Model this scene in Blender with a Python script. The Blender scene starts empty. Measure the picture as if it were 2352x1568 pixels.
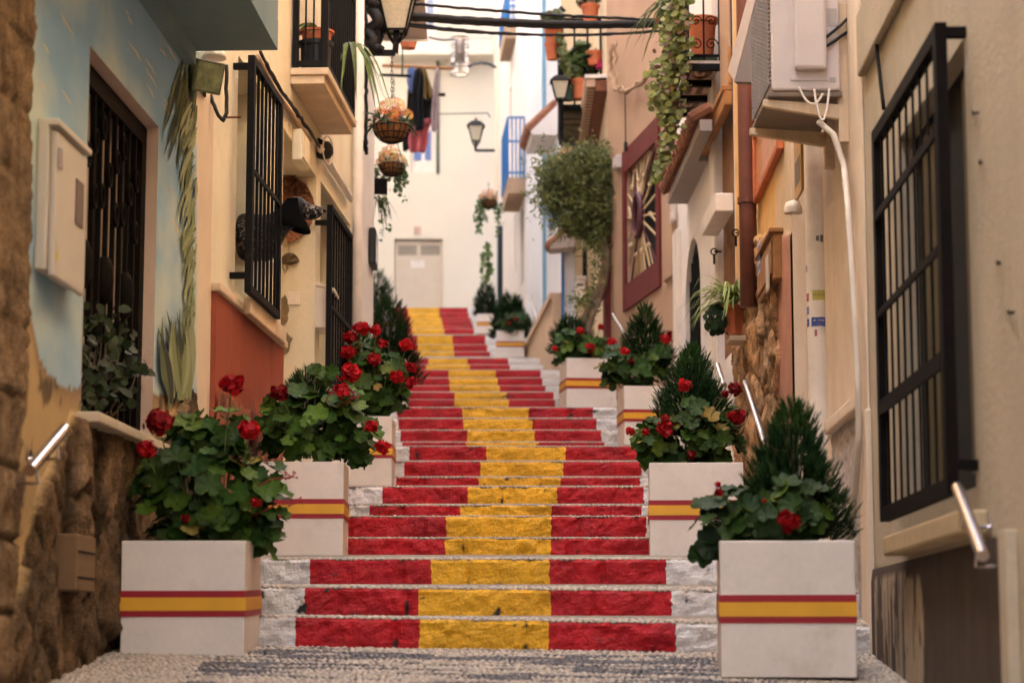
import bpy, bmesh, math, random
import numpy as np
from mathutils import Vector, Matrix, noise
R = random.Random(7)
rng = np.random.default_rng(11)
SC = bpy.context.scene
COL = SC.collection
# ---------------------------------------------------------------- camera model (used to measure the place)
F = 5100.0; CX = 1176.0; CY = 784.0; TH = math.atan(701.0 / F)
cT, sT = math.cos(TH), math.sin(TH)
def ray(px, py):
    x = (px - CX) / F; y = -(py - CY) / F
    return Vector((x, cT - y * sT, sT + y * cT))
def atY(px, py, Y):
    d = ray(px, py); return d * (Y / d.y)
def proj(p):
    f = p[1] * cT + p[2] * sT; u = -p[1] * sT + p[2] * cT
    return CX + F * p[0] / f, CY - F * u / f
class W:
    """a vertical facade plane X = x0 + s*(Y-y0); side +1: street lies towards +X (left facades)"""
    def __init__(s, x0, y0, sl, side):
        s.x0, s.y0, s.sl, s.side = x0, y0, sl, side
        n = math.hypot(1, sl); s.n = Vector((side / n, -side * sl / n, 0))
    def P(s, u, z, out=0.0):
        return Vector((s.x0 + s.sl * (u - s.y0), u, z)) + s.n * out
    def uz(s, px, py, out=0.0):
        d = ray(px, py); o = s.n * out
        X0 = s.x0 - s.sl * s.y0 + o.x - s.sl * o.y
        t = X0 / (d.x - s.sl * d.y); p = d * t
        return p.y - o.y, p.z
# ---------------------------------------------------------------- objects
WL = {}
def props(o, label=None, cat=None, group=None, kind=None):
    if label: o['label'] = label
    if cat: o['category'] = cat
    if group: o['group'] = group
    if kind: o['kind'] = kind
def thing(name, label, cat, loc=(0, 0, 0), group=None, kind=None):
    o = bpy.data.objects.new(name, None); COL.objects.link(o)
    o.location = loc; o.empty_display_size = .1
    WL[o.name] = Vector(loc); props(o, label, cat, group, kind); return o
class MB:
    def __init__(s): s.v = []; s.f = []; s.m = []; s.c = None
    def add(s, vs, fs, mi=0):
        b = len(s.v); s.v.extend([tuple(v) for v in vs]); s.f.extend([tuple(b + i for i in f) for f in fs]); s.m.extend([mi] * len(fs))
    def hexa(s, p, mi=0):   # 8 points: bottom 0-3 ccw, top 4-7
        s.add(p, [(3, 2, 1, 0), (4, 5, 6, 7), (0, 1, 5, 4), (1, 2, 6, 5), (2, 3, 7, 6), (3, 0, 4, 7)], mi)
    def box(s, x0, x1, y0, y1, z0, z1, mi=0):
        s.hexa([(x0, y0, z0), (x1, y0, z0), (x1, y1, z0), (x0, y1, z0), (x0, y0, z1), (x1, y0, z1), (x1, y1, z1), (x0, y1, z1)], mi)
    def wbox(s, w, u0, u1, z0, z1, o0, o1, mi=0):
        P = w.P
        s.hexa([P(u0, z0, o0), P(u0, z0, o1), P(u1, z0, o1), P(u1, z0, o0), P(u0, z1, o0), P(u0, z1, o1), P(u1, z1, o1), P(u1, z1, o0)], mi)
    def quad(s, a, b, c, d, mi=0): s.add([a, b, c, d], [(0, 1, 2, 3)], mi)
    def tube(s, path, r, n=8, mi=0, cap=True):
        path = [Vector(p) for p in path]; k = len(path)
        rs = r if isinstance(r, (list, tuple)) else [r] * k
        t0 = (path[1] - path[0]).normalized()
        a = Vector((0, 0, 1)) if abs(t0.z) < .9 else Vector((1, 0, 0))
        nrm = t0.cross(a).normalized(); vs = []
        for i, p in enumerate(path):
            t = (path[min(i + 1, k - 1)] - path[max(i - 1, 0)]).normalized()
            nrm = (nrm - t * nrm.dot(t)).normalized(); bn = t.cross(nrm)
            for j in range(n):
                an = 2 * math.pi * j / n
                vs.append(p + (nrm * math.cos(an) + bn * math.sin(an)) * rs[i])
        fs = [(i * n + j, i * n + (j + 1) % n, (i + 1) * n + (j + 1) % n, (i + 1) * n + j) for i in range(k - 1) for j in range(n)]
        if cap: fs += [tuple(range(n - 1, -1, -1)), tuple((k - 1) * n + j for j in range(n))]
        s.add(vs, fs, mi)
    def bar(s, a, b, w, h=None, mi=0):   # square bar
        a, b = Vector(a), Vector(b); h = h or w; t = (b - a).normalized()
        up = Vector((0, 0, 1)) if abs(t.z) < .9 else Vector((0, 1, 0))
        x = t.cross(up).normalized() * w / 2; y = x.cross(t).normalized() * h / 2
        s.hexa([a - x - y, a + x - y, a + x + y, a - x + y, b - x - y, b + x - y, b + x + y, b - x + y], mi)
    def lathe(s, prof, c, n=20, mi=0, sx=1, sy=1):
        c = Vector(c); vs = []; k = len(prof)
        for r, z in prof:
            for j in range(n):
                an = 2 * math.pi * j / n; vs.append(c + Vector((r * sx * math.cos(an), r * sy * math.sin(an), z)))
        fs = [(i * n + j, i * n + (j + 1) % n, (i + 1) * n + (j + 1) % n, (i + 1) * n + j) for i in range(k - 1) for j in range(n)]
        s.add(vs, fs, mi)
    def ring(s, c, ax, ay, rx, ry, r, n=20, mi=0):
        pts = [Vector(c) + ax * math.cos(2 * math.pi * i / n) * rx + ay * math.sin(2 * math.pi * i / n) * ry for i in range(n + 1)]
        s.tube(pts, r, 6, mi, cap=False)
    def build(s, name, mats, parent=None, smooth=False, bevel=0, label=None, loc=None, cat=None, group=None, kind=None):
        if not isinstance(mats, (list, tuple)): mats = [mats]
        me = bpy.data.meshes.new(name)
        off = WL.get(parent.name, Vector()) if parent else Vector(loc or (0, 0, 0))
        v = np.array(s.v, dtype=float) - np.array(off)
        me.from_pydata(v.tolist(), [], s.f)
        for m in mats: me.materials.append(m)
        if len(mats) > 1: me.polygons.foreach_set('material_index', np.array(s.m, dtype=np.int32))
        if s.c is not None: setcol(me, s.c)
        if smooth: me.polygons.foreach_set('use_smooth', [True] * len(me.polygons))
        me.update()
        o = bpy.data.objects.new(name, me); COL.objects.link(o)
        if parent: o.parent = parent
        else: o.location = off
        WL[o.name] = Vector(off)
        if bevel:
            b = o.modifiers.new('bevel', 'BEVEL'); b.width = bevel; b.segments = 2; b.limit_method = 'ANGLE'
        props(o, label, cat, group, kind)
        return o
def setcol(me, c, name='Col'):
    a = me.color_attributes.new(name, 'FLOAT_COLOR', 'POINT')
    c = np.asarray(c, dtype=np.float32)
    if c.shape[1] == 3: c = np.hstack([c, np.ones((len(c), 1), np.float32)])
    a.data.foreach_set('color', c.ravel())
def copy_tree(o, parent=None, loc=None, label=None, rot=None, scale=None):
    c = o.copy(); COL.objects.link(c)
    if parent: c.parent = parent
    if loc is not None: c.location = loc
    if rot is not None: c.rotation_euler = rot
    if scale is not None: c.scale = (scale,) * 3
    if label: c['label'] = label
    WL[c.name] = Vector(c.location) if not parent else WL.get(parent.name, Vector())
    for ch in list(o.children):
        if ch.name != c.name: copy_tree(ch, c)
    return c
def npmesh(name, V, faces_n, mats, parent=None, col=None, smooth=False, loc=None, label=None, cat=None, group=None, kind=None):
    """V (N,3) array, faces_n list of (k, array of indices (M,k))"""
    off = WL.get(parent.name, Vector()) if parent else Vector(loc or (0, 0, 0))
    me = bpy.data.meshes.new(name)
    V = np.asarray(V, float) - np.array(off)
    me.vertices.add(len(V)); me.vertices.foreach_set('co', V.astype(np.float32).ravel())
    loops = np.concatenate([f.ravel() for k, f in faces_n]).astype(np.int32)
    tot = np.concatenate([np.full(len(f), k, np.int32) for k, f in faces_n])
    start = np.concatenate([[0], np.cumsum(tot)[:-1]]).astype(np.int32)
    me.loops.add(len(loops)); me.loops.foreach_set('vertex_index', loops)
    me.polygons.add(len(tot)); me.polygons.foreach_set('loop_start', start)
    try: me.polygons.foreach_set('loop_total', tot)
    except Exception: pass
    if smooth: me.polygons.foreach_set('use_smooth', np.ones(len(tot), bool))
    me.update(calc_edges=True); me.validate()
    if not isinstance(mats, (list, tuple)): mats = [mats]
    for m in mats: me.materials.append(m)
    if col is not None: setcol(me, col)
    o = bpy.data.objects.new(name, me); COL.objects.link(o)
    if parent: o.parent = parent
    else: o.location = off
    WL[o.name] = Vector(off); props(o, label, cat, group, kind)
    return o
# ---------------------------------------------------------------- materials
def sr(r, g, b):   # sRGB 0-255 -> linear
    f = lambda c: (c / 255 / 12.92) if c / 255 <= .04045 else ((c / 255 + .055) / 1.055) ** 2.4
    return (f(r), f(g), f(b))
MATS = {}
def mat(name, col=(.5, .5, .5), rough=.8, metal=0, var=.12, vscale=6, bump=0, bscale=60, attr=False, spec=.3, stain=0, stcol=(.1, .08, .06), streak=0, coat=0, trans=0, attr_mul=False, finev=0):
    if name in MATS: return MATS[name]
    m = bpy.data.materials.new(name); m.use_nodes = True; nt = m.node_tree; nd = nt.nodes; L = nt.links
    bs = nd['Principled BSDF']; bs.inputs['Roughness'].default_value = rough; bs.inputs['Metallic'].default_value = metal
    bs.inputs['Specular IOR Level'].default_value = spec
    if coat: bs.inputs['Coat Weight'].default_value = coat
    tc = nd.new('ShaderNodeTexCoord')
    def noise_n(scale, detail=4, rgh=.6, vec=None):
        n = nd.new('ShaderNodeTexNoise'); n.inputs['Scale'].default_value = scale; n.inputs['Detail'].default_value = detail; n.inputs['Roughness'].default_value = rgh
        L.new(vec or tc.outputs['Object'], n.inputs['Vector']); return n
    def ramp(src, a, b, va=0., vb=1.):
        r = nd.new('ShaderNodeMapRange'); r.inputs['From Min'].default_value = a; r.inputs['From Max'].default_value = b
        r.inputs['To Min'].default_value = va; r.inputs['To Max'].default_value = vb; L.new(src, r.inputs['Value']); return r.outputs['Result']
    def mixc(fac, A, B, typ='MIX'):
        x = nd.new('ShaderNodeMix'); x.data_type = 'RGBA'; x.blend_type = typ
        if hasattr(fac, 'node'): L.new(fac, x.inputs[0])
        else: x.inputs[0].default_value = fac
        for s, val in ((6, A), (7, B)):
            if hasattr(val, 'node'): L.new(val, x.inputs[s])
            else: x.inputs[s].default_value = (*val, 1)
        return x.outputs[2]
    if attr:
        a = nd.new('ShaderNodeAttribute'); a.attribute_name = 'Col'; base = a.outputs['Color']
        if attr_mul: base = mixc(1., base, col, 'MULTIPLY')
    else:
        base = mixc(0., col, col)
    if var:
        n = noise_n(vscale); v = ramp(n.outputs['Fac'], .3, .7, 1 - var, 1 + var)
        base = mixc(1., base, nd_rgb(nd, L, v), 'MULTIPLY')
    if finev:
        n = noise_n(vscale * 14, 3); v = ramp(n.outputs['Fac'], .3, .7, 1 - finev, 1 + finev)
        base = mixc(1., base, nd_rgb(nd, L, v), 'MULTIPLY')
    if stain:
        n = noise_n(2.2, 8, .65); v = ramp(n.outputs['Fac'], .55, .75, 0, stain); base = mixc(v, base, stcol)
    if streak:
        mp = nd.new('ShaderNodeMapping'); mp.inputs['Scale'].default_value = (9, 9, .5); L.new(tc.outputs['Object'], mp.inputs['Vector'])
        n = noise_n(1.5, 6, .6, mp.outputs['Vector']); v = ramp(n.outputs['Fac'], .5, .8, 0, streak); base = mixc(v, base, stcol)
    L.new(base, bs.inputs['Base Color'])
    if bump:
        n = noise_n(bscale, 5, .65); b = nd.new('ShaderNodeBump'); b.inputs['Strength'].default_value = bump; b.inputs['Distance'].default_value = .02
        L.new(n.outputs['Fac'], b.inputs['Height']); L.new(b.outputs['Normal'], bs.inputs['Normal'])
    if trans:
        t = nd.new('ShaderNodeBsdfTranslucent'); L.new(base, t.inputs['Color'])
        mx = nd.new('ShaderNodeMixShader'); mx.inputs[0].default_value = trans
        L.new(bs.outputs[0], mx.inputs[1]); L.new(t.outputs[0], mx.inputs[2]); L.new(mx.outputs[0], nd['Material Output'].inputs['Surface'])
    MATS[name] = m; return m
def nd_rgb(nd, L, v):
    c = nd.new('ShaderNodeCombineColor')
    for i in range(3): L.new(v, c.inputs[i])
    return c.outputs[0]
def nz(x, y, z, s=1.): return noise.noise(Vector((x * s, y * s, z * s)))
def fbm(x, y, z, s=1., o=4): return noise.fractal(Vector((x * s, y * s, z * s)), 1.0, 2.0, o)
# ================================================================= light, sky, camera
def setup():
    sc = SC
    cam = bpy.data.cameras.new('camera'); co = bpy.data.objects.new('camera', cam); COL.objects.link(co)
    co.location = (0, 0, 0); co.rotation_euler = (math.pi / 2 + TH, 0, 0)
    cam.sensor_width = 36; cam.lens = F / 2352 * 36; cam.clip_start = .1; cam.clip_end = 500
    cam.dof.use_dof = True; cam.dof.focus_distance = 13.2; cam.dof.aperture_fstop = 2.6; cam.dof.aperture_blades = 0
    sc.camera = co
    w = bpy.data.worlds.new("World"); sc.world = w; w.use_nodes = True
    nt = w.node_tree; sky = nt.nodes.new('ShaderNodeTexSky'); sky.sky_type = 'NISHITA'; sky.sun_disc = False
    el, az = math.radians(SUN_EL), math.radians(SUN_AZ)      # az: compass-like, from +Y towards +X
    sky.sun_elevation = el; sky.sun_rotation = az; sky.dust_density = 8.0; sky.ozone_density = 0; sky.air_density = .6
    nt.links.new(sky.outputs[0], nt.nodes['Background'].inputs[0]); nt.nodes['Background'].inputs[1].default_value = SKY_S
    sun = bpy.data.lights.new('sun', 'SUN'); so = bpy.data.objects.new('sun', sun); COL.objects.link(so)
    sun.energy = SUN_S; sun.angle = math.radians(.5); sun.color = (1, .9, .74)
    d = Vector((math.sin(az) * math.cos(el), math.cos(az) * math.cos(el), math.sin(el)))
    so.rotation_euler = d.to_track_quat('Z', 'Y').to_euler(); so.location = d * 60
    vs = sc.view_settings; vs.view_transform = 'Standard'; vs.look = 'None'; vs.gamma = 1; vs.use_curve_mapping = False; vs.exposure = EXPO
    sc.render.engine = 'CYCLES'; sc.cycles.use_denoising = True
    try: sc.cycles.denoiser = 'OPENIMAGEDENOISE'
    except Exception: pass
    sc.cycles.max_bounces = 8; sc.cycles.diffuse_bounces = 6; sc.cycles.sample_clamp_indirect = 6
    sc.render.resolution_x = 1024; sc.render.resolution_y = 682
SUN_EL, SUN_AZ, SUN_S, SKY_S, EXPO = 48, 262, 3.2, .15, 3.6
setup()
# ================================================================= walls in plan
LA = W(-1.77, 9.5, .038, 1); LB = W(-1.67, 12.14, .053, 1)
RA = W(1.371, 0, .028, -1); RD = W(1.59, 12.4, .02, -1); RE = W(1.666, 16.2, -.017, -1)
RF = W(1.56, 21, -.159, -1)
# ================================================================= materials
M = dict(
 redp=mat('red_paint', (.43, .008, .014), .45, var=.25, vscale=5, bump=.9, bscale=30, spec=.3, finev=.18, stain=.75, stcol=(.20, .004, .016)),
 yelp=mat('yellow_paint', (.78, .41, .022), .45, var=.18, vscale=5, bump=.9, bscale=30, spec=.3, finev=.14, stain=.6, stcol=(.50, .22, .012)),
 whip=mat('white_step_paint', (.70, .67, .64), .5, var=.1, vscale=5, bump=.9, bscale=30, spec=.3, finev=.05, stain=.4, stcol=(.42, .36, .30)),
 peb=mat('pebble', attr=True, rough=.45, var=.1, vscale=40, spec=.5),
 grout=mat('mortar_bed', (.25, .21, .165), .9, var=.25, vscale=8, bump=.4, bscale=120),
 iron=mat('black_iron', (.005, .0047, .0047), .6, var=.2, vscale=20, spec=.14),
 iron2=mat('dark_brown_iron', (.007, .005, .004), .7, var=.3, vscale=20, spec=.08),
 steel=mat('polished_steel', (.62, .58, .6), .22, metal=1, var=.05, vscale=30),
 planter=mat('planter_white', (.73, .655, .57), .42, var=.07, vscale=3, spec=.35, stain=.6, stcol=(.44, .34, .23), finev=.03),
 pred=mat('planter_red', (.31, .014, .022), .4, var=.06, vscale=6),
 pyel=mat('planter_yellow', (.70, .36, .028), .4, var=.06, vscale=6),
 soil=mat('soil', (.03, .022, .015), .95, var=.4, vscale=30),
 leaf=mat('geranium_leaf', attr=True, rough=.55, var=.22, vscale=30, spec=.2, trans=.2),
 needle=mat('conifer_needle', attr=True, rough=.8, var=.25, vscale=20, spec=.05, trans=.08),
 vine=mat('vine_leaf', attr=True, rough=.5, var=.2, vscale=20, spec=.35, trans=.3),
 petal=mat('petal', attr=True, rough=.55, var=.12, vscale=60, spec=.2, trans=.2),
 stem=mat('green_stem', (.12, .16, .04), .6, var=.2, vscale=30),
 bark=mat('vine_bark', (.22, .15, .1), .9, var=.3, vscale=20, bump=.5),
 terra=mat('terracotta', (.52, .15, .06), .7, var=.14, vscale=8, bump=.1, stain=.25, stcol=(.5, .3, .2)),
 cream=mat('cream_render', (.74, .67, .49), .9, var=.08, vscale=2, bump=.22, bscale=90, stain=.22, stcol=(.52, .40, .24), streak=.22, finev=.03),
 white=mat('white_render', (.74, .70, .66), .9, var=.05, vscale=2, bump=.15, bscale=90, stain=.08, stcol=(.5, .42, .34), streak=.1),
 bright=mat('bright_lime_render', (.72, .64, .50), .9, var=.04, vscale=1, bump=.1),
 pink=mat('pink_render', (.44, .29, .19), .9, var=.06, vscale=2, bump=.15, bscale=90, stain=.06, stcol=(.45, .24, .16), streak=.06),
 ochre=mat('ochre_render', (.70, .44, .17), .92, var=.1, vscale=3, bump=.3, bscale=70, stain=.3, stcol=(.55, .42, .26), streak=.12),
 near=mat('grey_cream_render', (.47, .40, .295), .92, var=.1, vscale=1.6, bump=.35, bscale=40, stain=.3, stcol=(.34, .26, .15), streak=.25, finev=.05),
 near2=mat('pale_corner_render', (.72, .59, .45), .9, var=.08, vscale=3, bump=.25, bscale=60, stain=.35, stcol=(.42, .31, .2), streak=.25),
 stip=mat('rough_cast', (.52, .46, .42), .95, var=.3, vscale=22, bump=1.0, bscale=55, finev=.3),
 brownr=mat('brown_render', (.23, .115, .05), .95, var=.2, vscale=8, bump=.4, bscale=50),
 dado=mat('red_dado_board', (.30, .062, .030), .6, var=.12, vscale=3, streak=.25, stcol=(.45, .16, .09)),
 rock=mat('stone_rubble', attr=True, rough=.9, var=.45, vscale=7, bump=1.0, bscale=28, finev=.45, spec=.2),
 mural=mat('mural_paint', attr=True, rough=.85, var=.05, vscale=4, bump=.15, bscale=70),
 teal=mat('teal_paint', (.17, .24, .25), .8, var=.1, vscale=3),
 redframe=mat('oxblood_paint', (.12, .012, .009), .7, var=.14, vscale=5, streak=.2, stcol=(.3, .07, .05)),
 mauve=mat('mauve_metal', (.085, .022, .028), .55, var=.1),
 gold=mat('cream_gold_metal', (.55, .40, .22), .5, var=.1),
 glass=mat('dark_glass', (.015, .014, .013), .12, spec=.6, var=0),
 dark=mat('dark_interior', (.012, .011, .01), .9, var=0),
 blind=mat('tan_blind', (.42, .34, .25), .8, var=.06),
 box=mat('meter_box_plastic', (.56, .50, .42), .5, var=.04, spec=.4),
 wood=mat('orange_wood', (.36, .17, .06), .65, var=.2, vscale=6, streak=.4, stcol=(.2, .08, .03)),
 wood2=mat('brown_wood', (.30, .14, .045), .65, var=.2, vscale=9, streak=.3, stcol=(.15, .06, .02)),
 copper=mat('brown_pipe', (.14, .045, .028), .5, var=.25, vscale=5, spec=.4, streak=.3, stcol=(.09, .03, .02)),
 pvc=mat('white_pipe', (.76, .69, .60), .45, var=.1, vscale=4, spec=.4, stain=.6, stcol=(.46, .38, .30), streak=.2),
 acw=mat('ac_metal', (.56, .49, .45), .45, var=.05, spec=.4),
 rust=mat('rusted_cream_metal', (.62, .48, .32), .7, var=.1, stain=1.0, stcol=(.36, .13, .03), vscale=6, streak=.5),
 tile=mat('clay_tile', (.24, .10, .055), .85, var=.3, vscale=12, stain=.3, stcol=(.12, .07, .05)),
 cable=mat('black_cable', (.01, .009, .01), .55, var=0),
 beigec=mat('beige_cable', (.36, .24, .15), .8, var=.15, vscale=20),
 blue=mat('blue_paint', (.035, .16, .40), .55, var=.08),
 bluish=mat('pale_blue_render', (.64, .66, .70), .9, var=.04, vscale=2, bump=.1),
 lav=mat('pale_lilac_render', (.66, .63, .60), .9, var=.05, vscale=2, bump=.1, streak=.08, stcol=(.45, .36, .3)),
 beige=mat('beige_plinth', (.52, .38, .26), .9, var=.06, vscale=2, bump=.1),
 coir=mat('coir_liner', (.20, .085, .03), .95, var=.35, vscale=25, bump=.6, bscale=80),
 frost=mat('frosted_glass', (.55, .50, .36), .35, var=.12, vscale=40, bump=.4, bscale=60, spec=.5),
 plastic=mat('black_plastic', (.018, .018, .018), .55, var=.1),
)
def vcol(name, c, rough=.7, **k): return mat(name, c, rough, **k)
# ================================================================= ground and stairs
def gz(x, y):      # ground height of the lower street
    return -.012 + .098 * (y - 10.2) - .016 * x * max(0, min(1, (11 - y) / 1.0))
STEPS = [ # top py, bottom py, Y, [r0, y0, y1, r1] px
 (1424.8,1488,10.2,679,963,1261,1552),(1353,1412,10.75,700,961,1265,1542),(1284,1340,11.3,712,991,1261,1530),
 (1236,1273,13.65,700,1022,1265,1500),(1186,1231.5,14.05,770,1025,1266,1484),(1160.6,1183,14.45,848,1057,1267,1473),(1118,1155,14.9,879,1075,1279.5,1478),
 (1096,1114,17.2,910,1099.6,1287.6,1470),(1060,1092,17.6,928,1103,1294,1473),(1025,1056,18.1,940,1117,1298.6,1475),
 (1015.4,1023,19.5,924,1070,1237,1388),(988,1012.5,19.85,920,1073,1228,1381),(961,985.6,20.3,915,1064,1224,1370),(936,958,20.8,912,1062,1214,1362),
 (918,934,23.5,905,1044,1167.6,1275),(901,916,23.9,905,1044,1164,1272),(886,898,24.5,905,1033,1148,1253),(868.5,884,25,905,1031.6,1143,1246),(850,866,25.6,905,1030,1138.5,1242),
 (838,848,30,931,979.5,1079,1171),(823,836,30.6,931,984,1074,1167),
 (808,818,33.8,905,961,1043,1126),(792,806,34.3,905,959,1042,1120),(770,790,34.8,905,958,1040,1115),
 (755,767,37.2,900,947,1020,1089),(747,753.5,37.7,900,944,1018,1087),(738,746,38.2,900,942,1016,1084),(730,737,38.7,900,941,1014,1082),(719,729,39.2,900,939,1011,1077),(706.5,718,39.7,900,937,1009,1074)]
def zat(py, Y): return atY(CX, py, Y).z
def xat(px, py, Y): return atY(px, py, Y).x
def left_x(Y): return -1.9 if Y < 19.9 else -4.5
def right_x(Y):
    return 1.95 if Y < 20.5 else (1.75 if Y < 26 else 1.2)
stair = thing('stairway', 'long street stairway whose stone risers are painted red, yellow and red between white ends', 'stairway', (0, 10.2, 0), kind='structure')
PEB = []      # pebble instances: x,y,z, rx, ry, rz, tone
def tread_z(i, x, t):   # t 0..1 from riser i to next riser
    pass
zt = []
for i, (pt, pb, Y, r0, y0, y1, r1) in enumerate(STEPS): zt.append((zat(pb, Y), zat(pt, Y)))
for i, (pt, pb, Y, r0, y0, y1, r1) in enumerate(STEPS):
    zb, ztop = zt[i]; xl, xr = left_x(Y), right_x(Y)
    pm = (pt + pb) / 2
    X = [xat(p, pm, Y) for p in (r0, y0, y1, r1)]
    if i >= 24: xr = .4
    nx = 150 if i < 7 else (90 if i < 14 else 40); nzv = 9 if i < 7 else (6 if i < 14 else 3)
    # x columns: include colour borders exactly
    xs = sorted(set(list(np.linspace(xl, xr, nx)) + X + [X[0] + 1e-3]))
    rr = random.Random(i * 13 + 5)
    joints = []; x = xl + rr.uniform(.1, .4)
    while x < xr: joints.append(x); x += rr.uniform(.28, .62)
    tl = -.016 if i == 0 else (-.009 if i == 1 else 0)
    vs = []; cols = []
    amp = .017 if i < 14 else .008
    for x0_ in xs:
        x = x0_
        bord = any(abs(x0_ - q) < 1e-9 for q in X)
        jd = min([abs(x - j) for j in joints] + [9]); jj = math.exp(-(jd / .010) ** 2)
        for k in range(nzv):
            t = k / (nzv - 1)
            x = x0_ + (nz(x0_ * 3, t * 2.3 + i * 1.7, i, 3) * .011 if bord else 0)
            z = zb - (.03 if k == 0 else 0) + (ztop - zb) * t + (tl * x if k == nzv - 1 else tl * 1.0 * x)
            d = fbm(x, z + i * 7.3, i * 3.1, 9, 3) * amp + nz(x, z, i * 5.7, 26) * amp * .5 + nz(x, z + i, i, 3.5) * .007
            edge = .008 if k == nzv - 1 else 0
            if k == nzv - 1: z += nz(x, i * 2.1, 0, 5) * .004 + nz(x, i, 3, 22) * .003
            vs.append((x, Y - d + jj * .014 + edge - (.004), z))
            dirt = jj * max(0, .2 + nz(x * 3, z * 14, i)) * 1.1
            b = max(0, 1 - t * 5) * max(0, nz(x, 0, i * 1.7, 6) - .05) * 1.3
            s = max(0, fbm(x, z, i * 4.4, 14, 3) - .5) * 1.8
            dirt = min(1, dirt + b + s)
            cols.append(dirt)
    mb = MB(); n = nzv
    mb.v = vs
    for a in range(len(xs) - 1):
        xm = (xs[a] + xs[a + 1]) / 2
        mi = 0 if xm < X[0] or xm > X[3] else (2 if X[1] < xm < X[2] else 1)
        for k in range(nzv - 1):
            mb.f.append((a * n + k, (a + 1) * n + k, (a + 1) * n + k + 1, a * n + k + 1)); mb.m.append(mi)
    # tread behind the riser
    if i + 1 < len(STEPS): Y2, z2 = STEPS[i + 1][2], zt[i + 1][0]
    else: Y2, z2 = 47, ztop + .3
    b0 = len(mb.v); tl2 = tl
    for x in xs:
        mb.v.append((x, Y + .004, ztop + tl2 * x + .001)); mb.v.append((x, Y2 + .02, z2)); cols += [0, 0]
    for a in range(len(xs) - 1):
        mb.f.append((b0 + 2 * a, b0 + 2 * a + 2, b0 + 2 * a + 3, b0 + 2 * a + 1)); mb.m.append(3)
    o = None
    mb.c = [(c, c, c) for c in cols]
    o = mb.build('step', [M['whip'], M['redp'], M['yelp'], M['grout']], stair)
    # pebbles on the nosing / tread
    if i < 14:
        rows = 9 if i < 3 else 2
        x = xl
        for rw in range(rows):
            yy = Y + .012 + rw * .026
            if yy > Y2 - .02: break
            x = xl + rr.uniform(0, .03)
            while x < min(xr, 1.75):
                ln = rr.uniform(.011, .021)
                tt = (yy - Y) / (Y2 - Y)
                PEB.append((x + ln, yy + rr.uniform(-.005, .005), ztop + (z2 - ztop) * tt + tl * x * (1 - tt) + (.001 if rw else -.002), ln, .010, rr.uniform(.005, .011) if i < 7 else .008, rr.uniform(.75, 1.1), i))
                x += ln * 1.9
# dirt in the paint shaders
for nm in ('redp', 'yelp', 'whip'):
    m = M[nm]; nt = m.node_tree; bs = nt.nodes['Principled BSDF']
    src = bs.inputs['Base Color'].links[0].from_socket
    a = nt.nodes.new('ShaderNodeAttribute'); a.attribute_name = 'Col'
    tcn = nt.nodes.new('ShaderNodeTexCoord'); n2 = nt.nodes.new('ShaderNodeTexNoise'); n2.inputs['Scale'].default_value = 60; n2.inputs['Detail'].default_value = 3
    nt.links.new(tcn.outputs['Object'], n2.inputs['Vector'])
    mm = nt.nodes.new('ShaderNodeMath'); mm.operation = 'MULTIPLY_ADD'; nt.links.new(a.outputs['Fac'], mm.inputs[0]); mm.inputs[1].default_value = 1.6
    ms = nt.nodes.new('ShaderNodeMath'); ms.operation = 'SUBTRACT'; nt.links.new(n2.outputs['Fac'], ms.inputs[0]); ms.inputs[1].default_value = .95
    nt.links.new(ms.outputs[0], mm.inputs[2]); mm.use_clamp = True
    mr = nt.nodes.new('ShaderNodeMapRange'); nt.links.new(mm.outputs[0], mr.inputs['Value']); mr.inputs['From Min'].default_value = .05; mr.inputs['From Max'].default_value = .55
    x = nt.nodes.new('ShaderNodeMix'); x.data_type = 'RGBA'; nt.links.new(mr.outputs[0], x.inputs[0]); nt.links.new(src, x.inputs[6])
    x.inputs[7].default_value = (.022, .02, .016, 1); nt.links.new(x.outputs[2], bs.inputs['Base Color'])
# lower street: one sheet, sloping
mb = MB(); xs = np.linspace(-6, 6, 61); ys = np.linspace(-2, 10.22, 62)
for y in ys:
    for x in xs: mb.v.append((x, y, gz(x, y) - .004))
for j in range(len(ys) - 1):
    for i in range(len(xs) - 1):
        a = j * 61 + i; mb.f.append((a, a + 1, a + 62, a + 61)); mb.m.append(0)
mb.build('ground', M['grout'], kind='structure', label='mortar bed of the sloping street at the foot of the stairs', cat='ground')
rr = random.Random(3); y = 8.35
while y < 10.17:
    x = -1.95 + rr.uniform(0, .02)
    while x < 1.7:
        ln = rr.uniform(.009, .019); yy = y + rr.uniform(-.005, .005) + .015 * nz(x, y, 0, 1.3)
        # patches of grey-violet pebbles among the cream ones
        dk = .55 * fbm(x * .6, yy * 1.8, 2.2, 1.8, 3) + .6 * fbm(x * 2.6, yy * 13, 4.2, 1., 3) - .03
        grey = 1 if (dk > .04 and -1.3 < x < 1.05) else 0
        PEB.append((x + ln, yy, gz(x, yy), ln, .0095, rr.uniform(.005, .012), (-1 if grey else 1) * rr.uniform(.65, 1.15), -1))
        x += ln * 1.92
    y += .0195
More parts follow.
